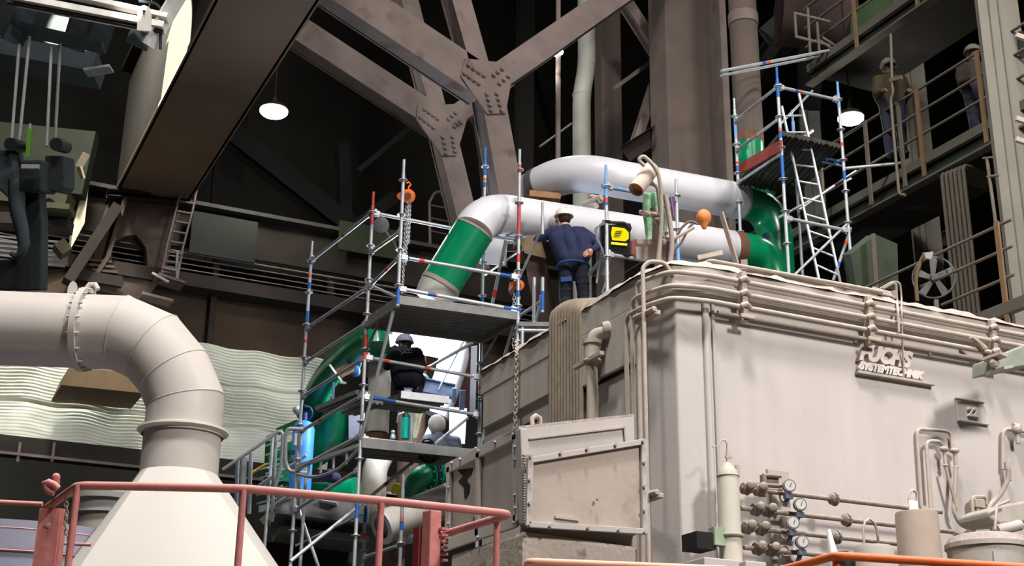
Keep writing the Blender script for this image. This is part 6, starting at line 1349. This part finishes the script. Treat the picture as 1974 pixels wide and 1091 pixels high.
# brown leaning plate behind the worker
m = MB(); m.prism([W(x, y, 19.4) for x, y in ((1008, 490), (1050, 480), (1078, 640), (1040, 645))], _F*.06); pb_ = obj('leaning_beam', m, mat('dark_maroon_steel', (84, 66, 62), .8), None); tag(pb_, 'dark maroon steel plate leaning between post and worker', 'plate')
m = MB(); m.prism([W(x, y, 19.3) for x, y in ((1000, 462), (1040, 450), (1053, 498), (1012, 488))], _F*.05); tag(obj('tan_board', m, mat('tan_board', (132, 112, 84), .85)), 'tan board under the outstretched arm of the worker', 'board')
m = MB(); m.tube([W(955, 440, 21), W(950, 510, 21)], .2, 24); tag(obj('short_white_stub', m, M_WHITE, None, smooth=60), 'short white pipe stub hanging under the elbow of the lower white pipe', 'pipe')
m = MB(); 
for p, q in (((1125, 395), (1160, 380)), ((1130, 400), (1150, 396)), ((1140, 380), (1158, 386))): m.tube([W(*p, 20.6), W(*q, 20.4)], .05, 8)
tag(obj('dusty_glove', m, M_DPIPE, None, smooth=60), 'dusty crumpled glove lying on the lower white pipe', 'glove')
m = MB(); m.ball(W(1133, 361, 21.6), .07, 12, (1, 1, .7)); tag(obj('dome_plug', m, M_WHITE, None, smooth=60), 'small white cap under the upper white pipe', 'cap')
m = MB(); m.beam(W(1020, 378, 21.3), W(1080, 384, 21.3), .25, .1); tag(obj('timber_packing', m, mat('timber', (150, 112, 82))), 'timber packing under the grey collar of the upper pipe', 'timber')
m = MB(); q = W(735, 434, 24); m.lathe(q, (-.4, -1, -.3), [(.03, -.2), (.12, 0), (.14, .03), (.12, .04)], 20); m.tube([q, W(760, 470, 24), W(770, 490, 24)], .03, 8); tag(obj('floodlight', m, M_GALVD, None, smooth=40), 'unlit round floodlight between the scaffold posts', 'lamp')
# the flame-cut dark green part behind pipe elbows
m = MB(); m.tube([Yp(1486, 470, 16.9), Yp(1486, 440, 16.9)], .14, 20); m.tube([Yp(1486, 468, 16.7), Yp(1486, 456, 16.7)], .17, 20); tag(obj('blue_label_band', m, mat('navy_paint', (24, 40, 84)), None, smooth=50), 'dark blue band on pipe between the two green elbows', 'band')
# ================================================================ walkways at right
XR = W(1785, 330, 20.4).x
def xr(x, y, o=0): return Xp(x, y, XR-o)
M_WB = mat('walkway_beam_dust', (86, 81, 71), .85, 0, .08, 3); M_WG = mat('walkway_web_green', (34, 39, 29), .85, 0, .15, 2)
def walkway(name, lab, edge, low, y_of, x0, x1, rails, posts, h=.0, mid=None):
    t = thing(name, lab, 'walkway', xr(*edge[1]))
    a, b = xr(*edge[0]), xr(*edge[1]); zt_ = (a.z+b.z)/2; y0_, y1_ = x0, x1
    c = xr(*low[0]); d_ = xr(*low[1]); zb_ = (c.z+d_.z)/2
    m = MB(); m.box((XR+.01, (y0_+y1_)/2, (zt_+zb_)/2), (.02, y1_-y0_, zt_-zb_)); obj('beam_web', m, M_WG, t)
    m = MB(); m.box((XR-.03, (y0_+y1_)/2, zt_-.04), (.1, y1_-y0_, .14)); obj('kick_plate', m, M_WB, t)
    m = MB(); m.box((XR-.05, (y0_+y1_)/2, zb_), (.16, y1_-y0_, .035)); obj('bottom_flange', m, M_WB, t)
    m = MB(); m.box((XR+.7, (y0_+y1_)/2, zt_-.12), (1.4, y1_-y0_, .05)); obj('grating', m, mat('grating_dark', (52, 48, 42), .9), t)
    for zr_ in rails: m = MB(); m.tube([(XR-.06, y0_, zt_+zr_), (XR-.06, y1_, zt_+zr_)], .022, 8); obj('rail', m, M_WIRE, t, smooth=60)
    for (x, y, mt) in posts: q = xr(x, y, .08); m = MB(); m.box((XR-.09, q.y, zt_+rails[0]/2-.15), (.03, .07, rails[0]+.32)); obj('post', m, mt, t)
    return t, zt_, zb_
ya = xr(1460, 500).y; 
W1, z1t, z1b = walkway('walkway', 'long lower walkway with three rails and ochre posts along the right side', [(1640, 388), (1905, 240)], [(1692, 402), (1915, 284)], 0, xr(1990, 200).y-3, 24, (1.12, .75, .38), [(1680, 380, M_WIRE), (1782, 325, M_RAILY), (1902, 262, M_RAILY), (1590, 425, M_WIRE), (1745, 345, M_WIRE)])
W2, z2t, z2b = walkway('walkway', 'upper walkway with rails crossing the top right corner', [(1563, 128), (1745, 3)], [(1590, 148), (1803, 2)], 0, xr(1990, 200).y-3, xr(1563, 140).y, (1.12, .75, .38), [(1652, 78, M_RAILY), (1770, 10, M_RAILY)])
# stair rails behind upper walkway
m = MB(); 
for p, q in (((1530, 25), (1600, 42)), ((1533, 70), (1600, 88)), ((1532, 25), (1535, 70)), ((1557, 15), (1562, 110)), ((1575, 42), (1580, 108)), ((1585, 72), (1620, 95)), ((1580, 78), (1612, 100))): m.tube([W(*p, 23), W(*q, 23)], .025, 8)
tag(obj('stair_rail', m, M_WIRE, None, smooth=60), 'thin stair rails beyond the upper walkway at top right', 'railing')
# lower third handrail level
t = thing('roof_guardrail', 'lowest dusty guardrail with three rails behind the roof of the beige box at right', 'railing', xr(1935, 600, 1.2))
def x3(x, y): return Xp(x, y, XR-1.6)
for a, b in (((1655, 560), (1950, 424)), ((1775, 553), (1952, 474)), ((1816, 590), (1955, 527)), ((1890, 608), (1960, 572))):
    p, q = x3(*a), x3(*b); q.z = p.z = (p.z+q.z)/2; m = MB(); m.tube([p, q], .02, 8); obj('rail', m, M_WIRE, t, smooth=60)
p = x3(1925, 436); m = MB(); m.box((p.x-.03, p.y, p.z-.75), (.03, .07, 1.6)); obj('post', m, M_RAILY, t)
p = x3(1930, 600); m = MB(); m.box((p.x, p.y-1, p.z), (.1, 4, .14)); obj('kick_plate', m, M_WB, t)
# columns
def hcol(x0, x1, x2, y, d, lab, mt, dep=.45, top=20):
    a, b = W(x0, y, d), W(x1, y, d); c = W(x2, y, d+.2); t = thing('hall_column', lab, 'column', (a.x, a.y, FLOOR)); m = MB()
    u = (b-a); u.z = 0; v = V((u.y, -u.x, 0)).normalized()*-dep
    if v.dot(_F) < 0: v = -v
    P = [V((a.x, a.y, FLOOR)), V((b.x, b.y, FLOOR)), V((b.x, b.y, FLOOR))+v, V((a.x, a.y, FLOOR))+v]
    # H section: two flanges and a web
    un = u.normalized(); L = u.length; vn = v.normalized()
    m.hexa([P[0], P[1], P[1]+vn*.03, P[0]+vn*.03], [p+V((0, 0, top-FLOOR)) for p in (P[0], P[1], P[1]+vn*.03, P[0]+vn*.03)])
    obj('front_flange', m, mt, t)
    m = MB(); s_ = P[0].lerp(P[1], .5); m.hexa([s_-un*.015, s_+un*.015, s_+un*.015+v, s_-un*.015+v], [q+V((0, 0, top-FLOOR)) for q in (s_-un*.015, s_+un*.015, s_+un*.015+v, s_-un*.015+v)]); obj('web', m, mt, t)
    m = MB(); w2 = (c-b); w2.z = 0; e0 = P[1]+v*.12; e1 = e0+un*w2.length; m.hexa([e0, e1, e1+vn*.03, e0+vn*.03], [q+V((0, 0, top-FLOOR)) for q in (e0, e1, e1+vn*.03, e0+vn*.03)]); m.hexa([P[1]+vn*.0, P[1]-un*.02, P[1]-un*.02+v*.12, P[1]+v*.12], [q+V((0, 0, top-FLOOR)) for q in (P[1]+vn*.0, P[1]-un*.02, P[1]-un*.02+v*.12, P[1]+v*.12)]); obj('rear_flange', m, mt, t)
    return t
hcol(1908, 1948, 1972, 200, 18.7, 'pale grey-green column standing at the right edge in front of the walkways', M_COLG)
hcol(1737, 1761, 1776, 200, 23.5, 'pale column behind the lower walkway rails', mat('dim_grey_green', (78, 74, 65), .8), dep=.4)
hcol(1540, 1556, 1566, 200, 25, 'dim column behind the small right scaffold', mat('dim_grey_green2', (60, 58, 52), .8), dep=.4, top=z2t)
m = MB(); m.tube(round_path([xr(1717, 66, .3), xr(1720, 165, .3), xr(1722, 178, .3), xr(1717, 192, .3), xr(1733, 374, .3), xr(1745, 376, .3)], .06), .022, 8); m.beam(xr(1716, 155, .3), xr(1738, 149, .3), .04, .06)
tag(obj('bent_conduit', m, M_WIRE, None, smooth=60), 'thin kinked conduit hanging between the two walkways', 'conduit')
m = MB(); m.tube(round_path([Xp(1903, 303, XR-1.2), Xp(1903, 310, XR-1.2), Xp(1925, 470, XR-1.2)], .05), .022, 8); m.tube([Xp(1903, 341, XR-1.2), Xp(1925, 338, XR-1.2)], .018, 8); m.tube([Xp(1895, 305, XR-1.2), Xp(1915, 303, XR-1.2)], .015, 8)
tag(obj('upright_conduit', m, M_WIRE, None, smooth=60), 'thin upright conduit left of the pale right column', 'conduit')
for i in range(6):
    f_ = i/5; x = 1815+41*f_; y = 333-16*f_
    a = xr(x+34+(1-f_)*12, 312+f_*16, .2); b = xr(x, y, .2); c = xr(x+28, y+285, .2); c = V((b.x, b.y, 4.0))
    bb = b+V((.9, .1, .0)); m = MB(); m.tube(round_path([bb, b, c], .1), .028, 8)
    tag(obj('hanging_cable', m, mat('dusty_cable', (88, 80, 69), .85, 0, .1, 8), None, smooth=60), 'thick dusty cable of the bundle dropping from the lower walkway', 'cable', 'cable bundle below the lower walkway')
m = MB(); m.prism([Xp(x, y, XR+1.3) for x, y in ((1640, 18), (1722, -20), (1722, 55), (1640, 82))], (.6, 0, 0)); tag(obj('moss_green_panel', m, mat('moss_green_paint', (70, 88, 58), .8, 0, .15, 2)), 'moss green panel behind the upper walkway rails', 'panel')  # plain panel in moss green paint
m = MB(); c = W(1600, 40, 25.5); m.tube([W(1500, 30, 25.5), W(1640, 40, 25.5)], .55, 24); tag(obj('large_duct', m, mat('dim_maroon', (64, 50, 48), .85), None, smooth=60), 'large dim reddish duct behind the upper walkway rails', 'duct')
m = MB(); m.tube([W(1480, 75, 26), W(1540, 20, 26)], .25, 16); tag(obj('far_duct', m, mat('far_grey', (60, 60, 60), .85), None, smooth=60), 'dim grey duct at the top behind the brown riser', 'duct')
m = MB(); m.prism([W(x, y, 19.5) for x, y in ((1640, 490), (1688, 452), (1730, 470), (1732, 560), (1650, 548))], _F*.5); gcb = tag(obj('green_cabinet', m, mat('dim_sage', (66, 74, 58), .8)), 'dim sage green cabinet behind the roof right of the ladder', 'cabinet')
m = MB(); m.beam(W(1683, 450, 19.3), W(1690, 555, 19.3), .06, .06); cp_ = obj('edge_post', m, M_WIRE); cp_.location = V(cp_.location)-V(gcb.location); cp_.parent = gcb
# fan and bent tubes
fn = thing('fan', 'dusty wall fan with bent blades behind the roof at right', 'fan', W(1805, 570, 17.5))
m = MB(); c = W(1800, 535, 17.5)
for R_r in (.26,): m.ring(c, _F+V((.6, 0, 0)), R_r, .012, 28, 6)
obj('guard', m, M_GALVD, fn, smooth=60)
m = MB()
for i in range(5): g = 2*PI*i/5+.4; u = R2*math.cos(g)+U2*math.sin(g); v = R2*-math.sin(g)+U2*math.cos(g); m.prism([c+u*.03-v*.02, c+u*.24-v*.07, c+u*.26+v*.03, c+u*.05+v*.03], _F*.01+v*.005)
m.lathe(c-_F*.03, _F, [(.04, 0), (.05, .02), (.05, .1)], 16); obj('blades', m, M_GALVD, fn)
m = MB(); m.beam(c-V((0, 0, .3)), c-V((0, 0, .75)), .05, .05, ex); obj('stand', m, M_STEEL, fn)
m = MB(); m.prism([W(x, y, 17.3) for x, y in ((1782, 487), (1800, 485), (1795, 500), (1785, 498))], _F*.1); obj('cover', m, M_DUST2, fn)
m = MB(); m.tube(round_path([W(1784, 488, 17.4), W(1776, 500, 17.4), W(1765, 535, 17.4), W(1768, 580, 17.4)], .1), .026, 8); tag(obj('bent_post', m, M_RAILY, None, smooth=60), 'bent ochre-footed tube left of the fan', 'post')
# dim workers on the lower walkway, skin, helmets and jackets coloured dark for missing light
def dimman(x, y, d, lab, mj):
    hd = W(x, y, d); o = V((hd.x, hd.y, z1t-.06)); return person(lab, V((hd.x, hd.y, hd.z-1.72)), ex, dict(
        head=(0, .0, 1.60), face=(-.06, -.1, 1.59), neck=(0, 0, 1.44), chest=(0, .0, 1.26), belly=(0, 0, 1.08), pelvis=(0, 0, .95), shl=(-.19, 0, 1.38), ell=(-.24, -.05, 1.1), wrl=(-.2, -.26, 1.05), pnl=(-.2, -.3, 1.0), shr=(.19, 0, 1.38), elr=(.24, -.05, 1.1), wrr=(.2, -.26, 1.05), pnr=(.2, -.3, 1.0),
        hipl=(-.1, 0, .9), hipr=(.1, 0, .9), knl=(-.1, -.02, .5), knr=(.1, -.02, .5), anl=(-.1, 0, .09), anr=(.1, 0, .09), toel=(-.11, -.15, .05), toer=(.11, -.15, .05)), mj, M_TROU, vox=.018, skin=mat('unlit_skin', (104, 78, 66), .7), hoodm=mat('unlit_helmet', (104, 98, 88), .7))
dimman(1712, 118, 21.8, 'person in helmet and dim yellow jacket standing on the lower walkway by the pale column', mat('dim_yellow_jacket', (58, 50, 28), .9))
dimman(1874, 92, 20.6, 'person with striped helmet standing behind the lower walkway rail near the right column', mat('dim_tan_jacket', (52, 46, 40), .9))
# right edge bits
m = MB()
for y in (68, 228, 268): m.beam(W(1958, y, 17), W(2000, y+14, 17), .05, .06)
tag(obj('edge_rail', m, M_DPIPE), 'pale rails at the far right edge beyond the column', 'railing')
m = MB(); m.prism([W(x, y, 19) for x, y in ((1965, 60), (2010, 60), (2010, 120), (1965, 120))], _F*.3); m.prism([W(x, y, 19) for x, y in ((1965, 285), (2010, 290), (2010, 600), (1975, 600))], _F*.3)
tag(obj('cladding_sheet', m, M_GREYP), 'grey panels beyond the column at the right edge', 'panel')
# far dim fill of the hall: ducts and beams beyond the walkways
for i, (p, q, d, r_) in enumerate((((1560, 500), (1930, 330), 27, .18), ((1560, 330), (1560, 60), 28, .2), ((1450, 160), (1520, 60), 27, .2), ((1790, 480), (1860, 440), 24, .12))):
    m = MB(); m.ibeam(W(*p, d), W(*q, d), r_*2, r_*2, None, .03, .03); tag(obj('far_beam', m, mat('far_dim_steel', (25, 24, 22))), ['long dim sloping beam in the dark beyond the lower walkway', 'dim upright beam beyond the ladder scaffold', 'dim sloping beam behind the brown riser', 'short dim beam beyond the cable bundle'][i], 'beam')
